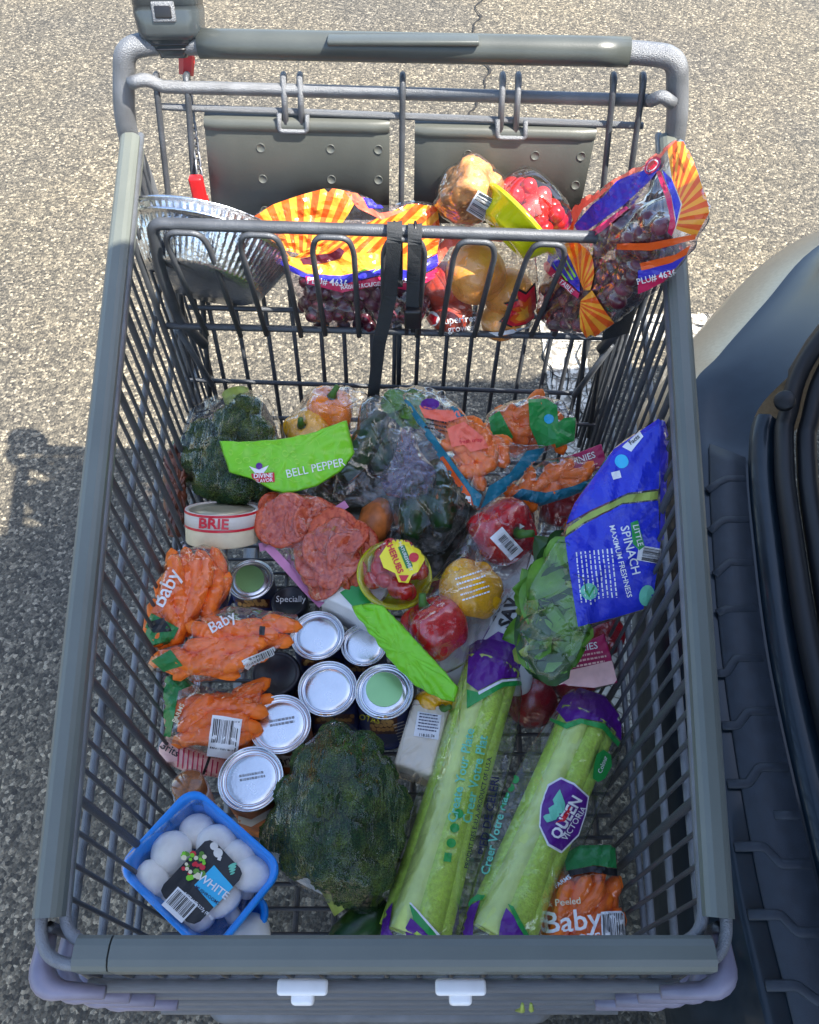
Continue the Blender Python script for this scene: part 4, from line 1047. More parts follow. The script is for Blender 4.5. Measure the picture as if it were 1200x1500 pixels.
# ------------------------------------------------------------ broccoli trays
gB = 'film wrapped broccoli trays'
pl = tilt(485, 1200, .575, (.06, -.12, .98))
sp = [(490, 1085, .005, .026), (532, 1100, .008, .028), (455, 1118, .01, .027), (500, 1128, .024, .032), (550, 1140, .014, .03), (432, 1165, .012, .028), (476, 1172, .03, .034), (525, 1178, .032, .035), (572, 1180, .012, .028), (418, 1208, .008, .026), (456, 1222, .028, .033), (505, 1230, .034, .034), (552, 1232, .022, .032), (440, 1255, .012, .026), (484, 1268, .022, .03), (530, 1275, .02, .03), (565, 1225, .008, .025), (405, 1222, -.002, .022), (512, 1300, .006, .024), (552, 1280, .006, .024)]
br, fl = broccoli('large broccoli head beside the celery', pl, sp, [(490, 1290, -.01), (512, 1325, -.012)], 'broccoli heads')
O = [(378, 1225), (400, 1180), (428, 1120), (462, 1070), (500, 1053), (545, 1080), (585, 1140), (602, 1195), (590, 1250), (572, 1310), (548, 1340), (515, 1338), (470, 1318), (430, 1298), (395, 1262)]
t, f = bag('broccoli_tray', 'film wrapped broccoli tray beside the celery', 'tray', pl, O, fl, 'filmtight', gB, front=.006, back=.02, crease=.0012)
pouch('tray', shrink(O, .93), tilt(485, 1208, .545, (.06, -.12, .98)), [], M_['whitetray'], t, front=.004, back=.012, crease=0)
pl = tilt(330, 660, .625, (-.1, -.35, .9))
sp = [(300, 640, .01, .03), (340, 620, .018, .031), (375, 635, .018, .03), (290, 675, .012, .03), (330, 668, .03, .034), (372, 675, .028, .032), (395, 660, .01, .026), (310, 705, .018, .03), (350, 712, .024, .031), (385, 710, .014, .027), (270, 660, .002, .024), (360, 598, .008, .026), (330, 730, .004, .022), (275, 692, .0, .022)]
br, fl = broccoli('broccoli head at the back left beside the lime bag header', pl, sp, [(350, 595, .0), (345, 575, .0)], 'broccoli heads')
O = [(248, 690), (252, 650), (268, 605), (310, 580), (350, 565), (392, 580), (412, 620), (420, 660), (408, 710), (398, 748), (360, 742), (310, 728), (270, 712)]
t, f = bag('broccoli_tray', 'film wrapped broccoli at the back left above the brie tin', 'tray', pl, O, fl, 'filmtight', gB, front=.006, back=.02, crease=.0016)
pouch('tray', shrink(O, .9), tilt(330, 668, .597, (-.1, -.35, .9)), [], M_['blackplastic'], t, front=.003, back=.01, crease=0)

# ------------------------------------------------------------ celery
def celery(label, A, B, rad, seed):
    A, B = Vector(A), Vector(B); ax_ = (B - A); L = ax_.length; ax_.normalize(); up = (Vector((0, 0, 1)) - ax_ * ax_.z).normalized(); sd_ = ax_.cross(up); rd = random.Random(seed)
    t = thing('celery_bunch', label, 'celery', A.lerp(B, .5) - Vector((0, 0, rad)), 'celery bunches'); out = []
    spots = [(0, .1, .34)] + [(math.cos(a) * .62, math.sin(a) * .58, .37) for a in np.linspace(.2, 2 * math.pi + .2, 8)[:-1]] 
    for i, (u, v, w_) in enumerate(spots):
        V = []; F = []; N = 16; K = 14; ang = math.atan2(v, u) if i else 1.57
        for j in range(N + 1):
            s = j / N; flare = 1.02 - .10 * math.sin(math.pi * s) ; c = A + ax_ * L * s + (sd_ * u + up * v) * rad * flare + up * .004 * math.sin(s * 3 + i)
            wr = w_ * rad * (1.08 - .3 * s)
            for k in range(K):
                # crescent section: ribbed outside, hollow inside
                q = 2 * math.pi * k / K; rr = wr * (1 + .06 * math.cos(q * 7)); x = math.cos(q) * rr; y = math.sin(q) * rr * 1.15
                if x < 0: x *= .25
                V.append(c + (sd_ * math.cos(ang) + up * math.sin(ang)) * x + (-sd_ * math.sin(ang) + up * math.cos(ang)) * y)
        for j in range(N):
            for k in range(K): F.append((j * K + k, j * K + (k + 1) % K, (j + 1) * K + (k + 1) % K, (j + 1) * K + k))
        F += [tuple(range(K)), tuple(N * K + k for k in range(K))]
        out.append(mk('stalk', V, F, M_['celery'] if i not in (3, 6) else M_['celerypale'], t))
    return t, out
c1a, c1b = P(606, 1372, .553), P(722, 975, .575)
t, st1 = celery('celery bunch between the broccoli and the other celery', c1a, c1b, .037, 1)
pl = tilt(660, 1180, .565, (0, 0, 1))
O = [(550, 1392), (562, 1340), (596, 1210), (632, 1095), (672, 1010), (682, 942), (718, 922), (754, 935), (766, 1015), (756, 1095), (722, 1212), (696, 1300), (676, 1360), (668, 1393), (610, 1398)]
t, f1 = bag('celery_bag', 'clear printed bag of celery next to the broccoli tray', 'celery bag', pl, O, st1, 'film', 'celery bags', front=.008, back=.004, crease=.0018, seed=4, rings=26, seg=96)
patch('violet_print', [(684, 1000), (688, 946), (718, 926), (752, 938), (762, 992), (735, 994), (700, 1012)], [f1], M_['pviolet'], t)
patch('green_print', [(684, 1010), (700, 1014), (735, 996), (763, 994), (764, 1004), (738, 1006), (704, 1026), (684, 1038)], [f1], M_['pgreen'], t)
patch('white_print', [(700, 1014), (735, 995.5), (763, 993.5), (763, 996.5), (736, 999), (702, 1018)], [f1], M_['pwhite'], t, .0013)
patch('violet_print', [(556, 1390), (562, 1340), (576, 1322), (570, 1360), (590, 1392)], [f1], M_['pviolet'], t); patch('violet_print', [(598, 1392), (594, 1360), (602, 1345), (645, 1378), (652, 1393)], [f1], M_['pviolet'], t)
patch('green_print', [(600, 1325), (607, 1328), (650, 1380), (644, 1386), (606, 1348)], [f1], M_['pgreen'], t, .0012)
patch('white_print', [(600, 1323), (602, 1322), (653, 1379), (650, 1382)], [f1], M_['pwhite'], t, .0014)
text('Create Your Plate', (676, 1136), 19, -79, [f1], M_['pmint'], t, bold=.02); text('Creer Votre Plat', (696, 1142), 19, -79, [f1], M_['pmint'], t, bold=.02)
text('PIED DE CELERI', (716, 1195), 17, -80, [f1], M_['pnavy'], t); text('PRODUIT DES E.-U.A./PRODUCT OF U.S.A.', (700, 1190), 9, -78, [f1], M_['pnavy'], t)
patch('round_marks', [disc((672, 1192), 7), disc((666, 1213), 7), disc((661, 1235), 7), rect((656, 1256), 11, 13, 8)], [f1], M_['pgreen'], t)
c2a, c2b = P(728, 1372, .555), P(862, 1055, .58)
t, st2 = celery('celery bunch beside the carrot bag in the corner', c2a, c2b, .037, 2)
pl = tilt(795, 1200, .567, (0, 0, 1))
O = [(672, 1392), (688, 1312), (722, 1205), (764, 1112), (808, 1048), (822, 1018), (850, 1004), (888, 1018), (912, 1050), (914, 1085), (898, 1140), (862, 1222), (832, 1300), (806, 1350), (790, 1393), (730, 1397)]
t, f2 = bag('celery_bag', 'celery bag with a violet QUEEN shield printed on it', 'celery bag', pl, O, st2, 'film', 'celery bags', front=.008, back=.004, crease=.0018, seed=9, rings=26, seg=96)
patch('violet_print', [(815, 1040), (826, 1020), (850, 1008), (886, 1020), (910, 1052), (910, 1085), (885, 1058), (850, 1052), (830, 1058)], [f2], M_['pviolet'], t)
patch('green_print', [(806, 1052), (830, 1060), (850, 1053), (885, 1060), (908, 1088), (905, 1094), (882, 1068), (852, 1060), (830, 1068), (806, 1056)], [f2], M_['pgreen'], t)
patch('violet_print', [(672, 1390), (678, 1350), (690, 1326), (704, 1318), (694, 1350), (692, 1392)], [f2], M_['pviolet'], t); patch('violet_print', [(728, 1392), (734, 1350), (742, 1330), (760, 1350), (782, 1390)], [f2], M_['pviolet'], t)
patch('green_print', [(672, 1352), (680, 1325), (700, 1310), (712, 1312), (708, 1318), (694, 1321), (680, 1338), (675, 1358)], [f2], M_['pgreen'], t, .0012); patch('green_print', [(744, 1324), (752, 1328), (770, 1362), (788, 1391), (780, 1392), (760, 1358)], [f2], M_['pgreen'], t, .0012)
shield = [(822, 1142), (840, 1150), (860, 1168), (856, 1192), (846, 1222), (822, 1246), (804, 1236), (792, 1210), (794, 1180), (804, 1152)]
patch('shield', shrink(shield, 1.07), [f2], M_['pwhite'], t, .0012); sh = patch('shield', shield, [f2], M_['pviolet'], t, .0020)
text('QUEEN', (829, 1198), 21, -60, [f2], M_['pwhite'], t, .003, bold=.03); text('VICTORIA', (840, 1206), 12.5, -58, [f2], M_['pwhite'], t, .003)
patch('shield_leaf', [[(808, 1204), (804, 1185), (814, 1178), (820, 1195)], [(816, 1192), (810, 1172), (820, 1157), (828, 1178), (824, 1192)], [(802, 1206), (796, 1196), (806, 1192), (816, 1200)]], [f2], M_['pmint'], t, .003)
patch('shield_ribbon', [(812, 1207), (822, 1200), (834, 1180), (838, 1183), (826, 1203)], [f2], M_['pred'], t, .003)
text('Creer Votre Plat', (726, 1222), 18, -76, [f2], M_['pmint'], t, bold=.02); patch('round_marks', [disc((734 + i * 7, 1178 - i * 12), 6) for i in range(4)], [f2], M_['pgreen'], t)
patch('round_mark', [(874, 1105), (884, 1098), (895, 1106), (896, 1122), (886, 1140), (876, 1146), (868, 1140), (870, 1120)], [f2], M_['pgreen'], t); text('Colour', (882, 1120), 9, -70, [f2], M_['pwhite'], t, .002)
pl = tilt(528, 1362, .535, (0, 0, 1))
V, F = tube_geo([P(478, 1412, .533), P(505, 1380, .536), P(540, 1348, .538), P(566, 1325, .536)], [.010, .021, .022, .012], 16); V2 = V
mk('zucchini', V, F, M_['zucchini'], None, label='dark green zucchini on the basket floor between broccoli and celery', cat='zucchini')

# ------------------------------------------------------------ rear of the basket
# spinach pouch
pl = Plane((972, 612, 'z', .85), (945, 890, 'z', .705), (790, 990, 'z', .63))
def leaf_mesh(v, m):
    V = []; F = []; N = 7
    for j in range(N + 1):
        s = j / N; w_ = .020 * math.sin(math.pi * s ** .7) ** .8 * (1 if s < 1 else 0)
        for k in (-1, -.5, 0, .5, 1): V.append((w_ * k, .055 * s, .004 * math.sin(s * 4 + v) + .006 * k * k * math.sin(v + 2 * s) + (-.0008 if k == 0 else 0)))
    for j in range(N):
        for k in range(4): F.append((j * 5 + k, j * 5 + k + 1, j * 5 + 6 + k, j * 5 + 5 + k))
    return mesh_of('leaf', V, F, m)
LEAF = [leaf_mesh(v, M_[m]) for v, m in enumerate(('leaf', 'leafdark', 'leaf', 'leafpale'))]
def leaves(label, pl, poly, step, hs, seed, scale=1.0):
    c = pl.at(*np.mean(np.array(poly, float), 0)); t = thing('leaf_heap', label, 'leaves', c - Vector((0, 0, .03))); rd = random.Random(seed); out = []
    for h in hs:
        for x, y in scatter(poly, step, step * .3, seed + int(h * 1000)):
            M = frame(pl.at(x, y, h + rd.uniform(-.004, .004)), pl.n) @ Matrix.Rotation(rd.uniform(0, 6.28), 4, 'Z') @ Matrix.Rotation(rd.uniform(-.5, .5), 4, 'X') @ Matrix.Translation((0, -.025, 0)) @ Matrix.Scale(rd.uniform(.7, 1.15) * scale, 4)
            out.append(link('leaf', LEAF[rd.randrange(4)], M, t))
    return out
inner = [(775, 960), (768, 910), (790, 850), (826, 790), (850, 800), (845, 900), (835, 955), (800, 980)]
lv_ = leaves('loose spinach leaves inside the blue pouch', pl, inner, 21, (-.012, 0, .012, .022), 5)
O = [(972, 607), (981, 640), (973, 790), (956, 890), (905, 906), (856, 922), (838, 975), (800, 997), (770, 985), (757, 935), (764, 870), (800, 805), (832, 760), (842, 735), (900, 655)]
t, f = bag('spinach_pouch', 'blue printed pouch of spinach leaning on the right wires', 'pouch', pl, O, lv_, 'filmsoft', None, front=.028, back=.015, crease=.0022, seed=2, ns=40, rings=24, seg=90, centre=(885, 820))
patch('blue_print', [(830, 768), (842, 738), (900, 658), (969, 611), (965, 716), (920, 722), (864, 748)], [f], M_['pspin'], t)
patch('seal_band', [(831, 774), (864, 751), (920, 725), (964, 719), (963, 731), (912, 737), (856, 765), (829, 784)], [f], M_['leafpale'], t)
patch('blue_print', [(828, 788), (856, 768), (912, 739), (964, 733), (967, 796), (955, 888), (905, 903), (847, 918), (838, 860), (832, 820)], [f], M_['pspin'], t)
patch('blue_print', [(966, 613), (972, 610), (980, 642), (972, 790), (967, 792), (967, 700)], [f], M_['pblue'], t)
lines((872, 846), 80, 9, 6.5, 84, [f], M_['pwhite'], t, .3, 8); text('SPINACH', (923, 806), 18, 76, [f], M_['pwhite'], t); text('MAXIMUM FRESHNESS', (909, 822), 11, 76, [f], M_['pwhite'], t)
patch('green_banner', [(924, 766), (934, 762), (944, 800), (936, 806), (927, 796)], [f], M_['pgreen'], t, .0014); text('LITTLE', (934, 784), 11, 76, [f], M_['pwhite'], t, .002)
patch('round_mark', disc((863, 866), 12), [f], M_['pmint'], t, .0014); patch('round_mark', disc((947, 872), 11, 16, 1.4, 10), [f], M_['pmint'], t, .0014); patch('round_mark', disc((911, 676), 10), [f], M_['pcyan'], t, .0014)
patch('check_mark', [(857, 866), (860, 864), (863, 870), (869, 858), (871, 860), (863, 875)], [f], M_['pgreen'], t, .002)
patch('fact_panel', [(912, 655), (938, 632), (943, 640), (925, 662)], [f], M_['pwhite'], t, .0014); text('Facts', (930, 645), 9, -40, [f], M_['pblack'], t, .002); patch('recycle_mark', rect((903, 696), 13, 11, -15), [f], M_['pwhite'], t, .0014)
barcode((951, 812), 22, 34, 100, [f], t, 3)
# apples in their gusset bag below the spinach
pl = tilt(830, 860, .535, (0, -.2, .97)); AP = []
APM = ico_mesh('apple', 1, 4, M_['apple'], lambda c: Vector((c.x, c.y, c.z * .9 * (1 - .22 * max(0, 1 - 9 * (c.x ** 2 + c.y ** 2))))))
for x, y, h in ((780, 1030, .0), (840, 990, -.01), (790, 970, -.01), (835, 900, .0), (880, 930, -.01), (800, 820, .01), (860, 820, 0), (820, 740, .01), (866, 730, .015)):
    o = link('apple', APM, Matrix.Translation(pl.at(x, y, h)) @ Matrix.Rotation(random.random() * 3, 4, 'X') @ Matrix.Scale(.033, 4)); o['label'] = 'dark red apple in the clear bag under the spinach pouch'; o['category'] = 'apple'; o['group'] = 'apples under the spinach'; AP.append(o)
O = [(748, 1045), (745, 960), (770, 800), (790, 715), (830, 668), (886, 652), (904, 720), (908, 860), (908, 1000), (850, 1020), (800, 1065), (765, 1070)]
t, f = bag('apple_bag', 'clear apple bag with maroon INFINIES corners under the spinach pouch', 'apple bag', pl, O, AP, 'film', None, front=.01, back=.01, crease=.002, seed=7)
tg1 = Plane((820, 672, 'z', .625), (888, 652, 'z', .63), (835, 702, 'z', .615)); q = pouch('corner_print', [(818, 673), (850, 662), (881, 650), (890, 682), (862, 693), (836, 704)], tg1, [], M_['pmagenta'], t, front=.003, back=.003, crease=.0006, sm=0)
text('INFINIES', (849, 674), 13, -19, [q], M_['pwhite'], t, .001); lines((862, 688), 40, 2, 5, -19, [q], M_['ppink'], t, .4)
tg2 = Plane((880, 935, 'z', .60), (900, 1000, 'z', .59), (800, 1010, 'z', .585)); q = pouch('corner_print', [(820, 965), (850, 945), (885, 928), (895, 960), (905, 1000), (870, 1008), (820, 1003), (800, 1000)], tg2, [], M_['pmagenta'], t, front=.003, back=.003, crease=.0006, sm=0)
text('NIES', (862, 948), 14, -10, [q], M_['pwhite'], t, .001); lines((862, 968), 56, 3, 7, -10, [q], M_['ppink'], t, .4); patch('pale_edge', [(806, 998), (822, 985), (896, 968), (904, 1000), (870, 1007), (820, 1003)], [q], M_['ppink'], t, .0012)
# bell peppers in the clear bag in front
PB = [pepper(737, 778, .625, .043, (.5, -.5, .6), M_['pepred'], 'red bell pepper with a white barcode sticker', None, 1), pepper(691, 864, .618, .0385, (-.3, -.5, -.6), M_['pepyel'], 'yellow bell pepper in the clear bag between two red ones', None, 2), pepper(637, 918, .608, .040, (-.4, .5, .6), M_['pepred'], 'red bell pepper beside the folded lime header', None, 3)]
pl = tilt(690, 862, .61, (0, -.2, .97))
O = [(690, 758), (712, 738), (750, 730), (785, 752), (782, 800), (768, 850), (735, 890), (712, 930), (690, 968), (650, 990), (610, 965), (592, 915), (610, 875), (645, 835), (672, 795)]
t, f = bag('pepper_bag', 'clear bag holding red and yellow bell peppers beside the spinach', 'produce bag', pl, O, PB, 'film', 'bell pepper bags', front=.006, back=.01, crease=.0025, seed=3)
plh = Plane((515, 888, 'z', .635), (668, 1020, 'z', .625), (600, 930, 'z', .645))
h2 = pouch('header', [(513, 888), (538, 884), (560, 886), (598, 926), (650, 982), (672, 1008), (666, 1030), (636, 1020), (606, 1003), (575, 970), (548, 935)], plh, [], M_['plime'], t, front=.006, back=.003, crease=.0022, sm=1)
patch('header_pattern', [rot((540 + i * 12, 905 + i * 11 + (i % 3) * 7), [(-4, -1), (4, -1), (4, 0), (-4, 0)], i * 40) for i in range(10)], [h2], M_['plime2'], t)
q = rect((742, 797), 46, 24, 48); patch('sticker', q, [f], M_['pwhite'], t, .0012); barcode((743, 798), 34, 18, 48, [f], t, 5, False, .0016)
lines((694, 860), 44, 5, 8, -18, [f], M_['pwhite'], t, .3, 3); patch('recycle_mark', disc((763, 771), 5, 3), [f], M_['pwhite'], t, .0014)
pepper(642, 1040, .555, .03, (.2, -.3, .9), M_['pepyel'], 'small yellow bell pepper under the lime header above the cheese', None, 7)
# block of cheese with a price label, carton and lettered white bag low in the pile
o = P(618, 1088, .553); Mx = Matrix.Rotation(R(-16), 4, 'Z'); t = thing('cheese_block', 'wrapped pale cheese block with a price label beside the celery', 'cheese', o - Vector((0, 0, .03)))
b = mk('block', *box_geo(o, (.046, .085, .05), .005, Mx), M_['cheese'], t); patch('price_label', [(606, 1078), (612, 1042), (647, 1048), (642, 1084)], [b], M_['pwhite'], t); lines((628, 1060), 30, 6, 4.5, 8, [b], M_['pnavy'], t, .4); text('118.35.74', (625, 1078), 6, 6, [b], M_['pblack'], t, .002)
pouch('wrap', [(583, 1130), (592, 1080), (603, 1038), (652, 1040), (655, 1085), (640, 1130), (605, 1142)], tilt(618, 1088, .56, (0, 0, 1)), [b], M_['filmsoft'], t, front=.004, back=.003, crease=.001)
o = P(520, 882, .575); t = thing('carton', 'green and white carton under the tomato bowl', 'carton', o - Vector((0, 0, .03)))
b = mk('box', *box_geo(o, (.075, .05, .06), .003, Matrix.Rotation(R(-28), 4, 'Z')), M_['cardboard'], t); patch('green_print', [(498, 868), (530, 850), (552, 880), (520, 892)], [b], M_['pgreen'], t)
pl = tilt(748, 900, .56, (0, -.3, .95)); t = thing('lettered_bag', 'white bag with large black letters below the yellow pepper', 'bag', pl.at(748, 900) - Vector((0, 0, .03)))
f = pouch('sheet', [(628, 965), (665, 890), (705, 850), (762, 800), (802, 830), (796, 930), (775, 1020), (700, 1020), (650, 1005)], pl, [], M_['whitetray'], t, front=.03, back=.02, crease=.001); text('SAV', (746, 898), 26, -72, [f], M_['pblack'], t, bold=.04); patch('violet_print', [(700, 945), (730, 925), (775, 945), (760, 982), (718, 972)], [f], M_['pviolet'], t)

pl = tilt(540, 760, .535, (0, -.15, .98)); t = thing('dark_bag', 'dark shiny bag lying under the salami and zucchini', 'bag', pl.at(540, 760) - Vector((0, 0, .04)))
pouch('sheet', [(405, 700), (450, 650), (540, 620), (640, 640), (700, 690), (715, 760), (690, 830), (640, 870), (560, 875), (480, 850), (420, 800), (395, 750)], pl, [], M_['darkbag'], t, front=.035, back=.03, crease=.005, ns=30)
# tomato bowls with yellow base and clear domed lid
TOM = ico_mesh('tomato', .0118, 3, M_['tomato'], lambda c: Vector((c.x, c.y, c.z * 1.15)))
def tomato_bowl(label, o, ax_, r, glabel, seed, hb=.022, hd=.036):
    ax_ = Vector(ax_).normalized(); t = thing('tomato_bowl', label, 'tomato bowl', o - Vector((0, 0, .03)), 'yellow tomato bowls'); M = frame(o, ax_); rd = random.Random(seed)
    mk('yellow_base', *lathe_geo([(0, -hb * .75), (r * .35, -hb * .75), (r * .42, -hb), (r * .62, -hb), (r * .75, -hb * .8), (r * .92, -.004), (r * 1.06, -.002), (r * 1.08, .001), (r * 1.05, .003), (r * .9, 0), (r * .72, -hb * .75), (r * .6, -hb * .9)], 48, M), M_['yellowplastic'], t)
    d = mk('clear_lid', *lathe_geo([(r * 1.03, .003), (r * .97, .006), (r * .93, hd * .5), (r * .80, hd * .85), (r * .6, hd), (0, hd)], 48, M, caps=False, mod=lambda i, a: 1 + (.025 * max(0, math.cos(12 * a)) if i in (2, 3) else 0)), M_['clearplastic'], t)
    for k in range(34):
        a = rd.uniform(0, 6.28); q = r * .8 * rd.random() ** .5; h = rd.uniform(.006, hd - .013) - .003 * (q > r * .6)
        m_ = link('tomato', TOM, M @ Matrix.Translation((q * math.cos(a) * .9, q * math.sin(a) * .9, h)) @ Matrix.Rotation(rd.uniform(0, 3), 4, 'X') @ Matrix.Scale(rd.uniform(.85, 1.05), 4)); m_['label'] = glabel; m_['category'] = 'tomato'; m_['group'] = glabel
    return t, d
t, d = tomato_bowl('tomato bowl with a yellow CHERUBS sticker in the basket', P(578, 842, .615), (.12, -.12, .98), .045, 'small red tomato in the bowl with the yellow sticker', 3)
patch('sticker', [(566, 800), (580, 788), (602, 788), (618, 800), (622, 820), (612, 838), (604, 842), (598, 854), (584, 853), (579, 840), (562, 832), (556, 815)], [d], M_['plightyellow'], t, .001); text('CHERUBS', (577, 815), 12.5, 68, [d], M_['pred'], t, .002, bold=.03)
patch('green_banner', rect((594, 816), 34, 10, 68), [d], M_['pdgreen'], t, .0016); text('NATURESWEET', (594, 816), 6.5, 68, [d], M_['pwhite'], t, .0024); patch('picture', disc((606, 817), 7), [d], M_['pred'], t, .0018); patch('red_tag', [(584, 843), (599, 843), (594, 852), (588, 852)], [d], M_['pred'], t, .0018)
tomato_bowl('tomato bowl tipped on its side in the child seat', PY(764, 322, .868), (.66, .42, .52), .055, 'small red tomato in the tipped bowl in the child seat', 8, .03, .05)

# salami in zip bags
def disc_mesh():
    return mesh_of('slice', *lathe_geo([(0, .0015), (.024, .0018), (.028, .0008), (.0285, -.0008), (.024, -.0015), (0, -.0015)], 22, Matrix(), lambda i, a: 1 + .05 * math.cos(3 * a)), M_['salami'])
SL = disc_mesh()
def salami(label, pl, poly, step, hs, outline, zipl, seed, slab):
    rd = random.Random(seed); t0 = thing('salami_pile', slab, 'salami', pl.at(*np.mean(np.array(poly, float), 0)) - Vector((0, 0, .02)), 'salami piles'); out = []
    for h in hs:
        for x, y in scatter(poly, step, step * .3, seed + int(h * 1e4)):
            out.append(link('slice', SL, frame(pl.at(x, y, h + rd.uniform(-.003, .003)), pl.n) @ Matrix.Rotation(rd.uniform(-.5, .5), 4, 'X') @ Matrix.Rotation(rd.uniform(-.5, .5), 4, 'Y') @ Matrix.Scale(rd.uniform(.8, 1), 4), t0))
    t, f = bag('zip_bag', label, 'zip bag', pl, outline, out, 'pinkfilm', 'zip bags of salami', front=.006, back=.008, crease=.0018, seed=seed)
    ribbon('zip_strip', [pl.at(x, y, .003) for x, y in zipl], .011, M_['pinkzip'], t, .002, (pl.at(zipl[0][0] + 10, zipl[0][1] + 10) - pl.at(*zipl[0])).normalized())
salami('smaller zip bag of salami beside the brie tin', tilt(432, 760, .625, (.05, -.4, .9)), [(398, 775), (398, 745), (425, 735), (465, 740), (470, 765), (430, 785)], 20, (0, .008, .014), [(383, 775), (388, 742), (420, 722), (462, 726), (482, 745), (500, 742), (470, 780), (430, 800), (385, 806)], [(380, 802), (425, 792), (470, 762), (508, 738)], 1, 'salami slices in the smaller zip bag')
salami('larger zip bag of salami above the dark jar', tilt(485, 815, .610, (.0, -.4, .9)), [(450, 810), (495, 770), (525, 785), (522, 830), (500, 855), (480, 862)], 20, (0, .008, .014), [(400, 798), (440, 790), (500, 755), (536, 785), (533, 828), (512, 860), (482, 884), (464, 884), (430, 840)], [(392, 800), (420, 830), (448, 862), (472, 886)], 2, 'salami slices in the larger zip bag')

# bell peppers behind, with the lime header; dark vegetables; carrot bags with teal print
PB = [pepper(482, 602, .635, .036, (.2, .2, .9), M_['pepora'], 'orange bell pepper against the rear gate', None, 4), pepper(452, 634, .628, .034, (-.3, -.2, .9), M_['pepyel'], 'yellow bell pepper behind the lime lettered header', None, 5), pepper(500, 668, .60, .036, (.2, -.2, .9), M_['pepora'], 'orange bell pepper under the lime lettered header', None, 6)]
pl = tilt(478, 650, .615, (0, -.4, .9)); O = [(412, 660), (425, 610), (450, 575), (500, 562), (542, 578), (548, 640), (535, 700), (500, 742), (460, 735), (425, 705)]
t, f = bag('pepper_bag', 'pepper bag with lime header reading BELL PEPPER at the rear gate', 'produce bag', pl, O, PB, 'film', 'bell pepper bags', front=.006, back=.01, crease=.003, seed=12)
plh = Plane((322, 648, 'z', .685), (515, 618, 'z', .69), (420, 720, 'z', .655))
h1 = pouch('header', [(321, 646), (360, 647), (415, 643), (465, 632), (508, 615), (514, 640), (520, 664), (500, 690), (465, 712), (420, 724), (398, 718), (370, 702), (336, 692)], plh, [], M_['plime'], t, front=.007, back=.003, crease=.0014, sm=0)
text('BELL PEPPER', (462, 686), 17, -12, [h1], M_['pwhite'], t, .001, sx=.95, bold=0)
rd = random.Random(2); pts = scatter(shrink([(325, 650), (508, 620), (516, 664), (420, 718), (340, 690)], .92), 15, 3, 4)
rings_p = []
for x, y in pts:
    k = rd.randrange(3); rr_ = rd.uniform(3.5, 6)
    if k == 0: a = disc((x, y), rr_, 12, .7, rd.uniform(0, 90)); b2 = disc((x, y), rr_ * .75, 12, .7, 0); rings_p += [[a[i], a[(i + 1) % 12], b2[(i + 1) % 12], b2[i]] for i in range(12)]
    else: rings_p.append(rot((x, y), [(-rr_, -.6), (0, -1.6), (rr_, -.6), (rr_, .3), (0, -.6), (-rr_, .3)], rd.uniform(0, 180)))
patch('header_pattern', rings_p, [h1], M_['plime2'], t, .0007)
patch('emblem', [(368, 694), (402, 692), (403, 706), (372, 707)], [h1], M_['pred'], t, .0012); text('DIVINE', (386, 697), 9, -2, [h1], M_['pwhite'], t, .002, bold=.02); text('FLAVOR', (387, 704), 7, -2, [h1], M_['pwhite'], t, .002)
patch('emblem', [[(365, 683), (380, 688), (394, 682), (386, 693), (374, 693)]], [h1], M_['pwhite'], t, .0012); patch('emblem', [disc((380, 683), 5, 10)], [h1], M_['pviolet'], t, .0018)
ZU = []
for i, (a, b_, z, r) in enumerate((((500, 700), (560, 610), .615, .021), ((560, 690), (540, 600), .60, .02), ((600, 790), (612, 690), .60, .021), ((648, 775), (640, 680), .605, .022))):
    p, q = P(*a, z), P(*b_, z + .01); m_ = p.lerp(q, .5) + Vector((.003, 0, .004))
    V, F = tube_geo(fillet([p, m_, q], .03, 5), [r * .55, r, r, r, r, r, r, r * .6][:len(fillet([p, m_, q], .03, 5))], 16)
    o = mk('zucchini', V, F, M_['zucchini'], None, label=('dark zucchini in the crinkled bag touching the orange pepper bag', 'dark zucchini in the crinkled bag below the belt strap', 'dark zucchini in the crinkled bag beside the sweet potato', 'dark zucchini in the crinkled bag beside the stickered red pepper')[i], cat='zucchini', group='zucchini in the crinkled bag'); ZU.append(o)
pl = tilt(590, 700, .605, (0, -.4, .9)); O = [(485, 735), (488, 700), (520, 640), (530, 585), (560, 575), (590, 610), (640, 640), (690, 680), (690, 760), (655, 812), (600, 815), (560, 790), (530, 740)]
t, f = bag('vegetable_bag', 'crinkled clear bag of dark green zucchini in the middle', 'produce bag', pl, O, ZU, 'filmsoft', None, front=.02, back=.01, crease=.004, seed=21, ns=45, rings=24, seg=96)
pl = tilt(602, 665, .655, (0, -.5, .8)); pouch('twisted_neck', [(555, 700), (575, 670), (590, 625), (602, 622), (615, 660), (640, 690), (636, 720), (600, 735), (565, 725)], pl, [], M_['filmviolet'], t, front=.02, back=.01, crease=.004, seed=23, ns=70)
o = P(553, 775, .58); t = thing('sweet_potato', 'reddish brown sweet potato behind the tomato bowl', 'sweet potato', o - Vector((0, 0, .03)))
V, F = tube_geo([P(535, 800, .575), P(543, 780, .58), P(553, 755, .585), P(560, 735, .585)], [.008, .022, .024, .010], 16); mk('flesh', V, F, M_['canlabel'], t)
pl = Plane((590, 582, 'z', .70), (702, 748, 'z', .655), (800, 655, 'z', .68)); inner = [(645, 640), (670, 610), (710, 630), (740, 660), (715, 705), (695, 710)]
cs = carrots(pl, inner, 19, 30, 90, 'cut carrot piece in the teal edged bag', 'carrot pieces in the teal edged bag', ((.002, 1.1), (.012, 1)), 31)
O = [(587, 578), (625, 572), (672, 592), (690, 625), (720, 645), (770, 655), (803, 653), (775, 688), (742, 718), (712, 746), (696, 750), (672, 715), (640, 665), (612, 620)]
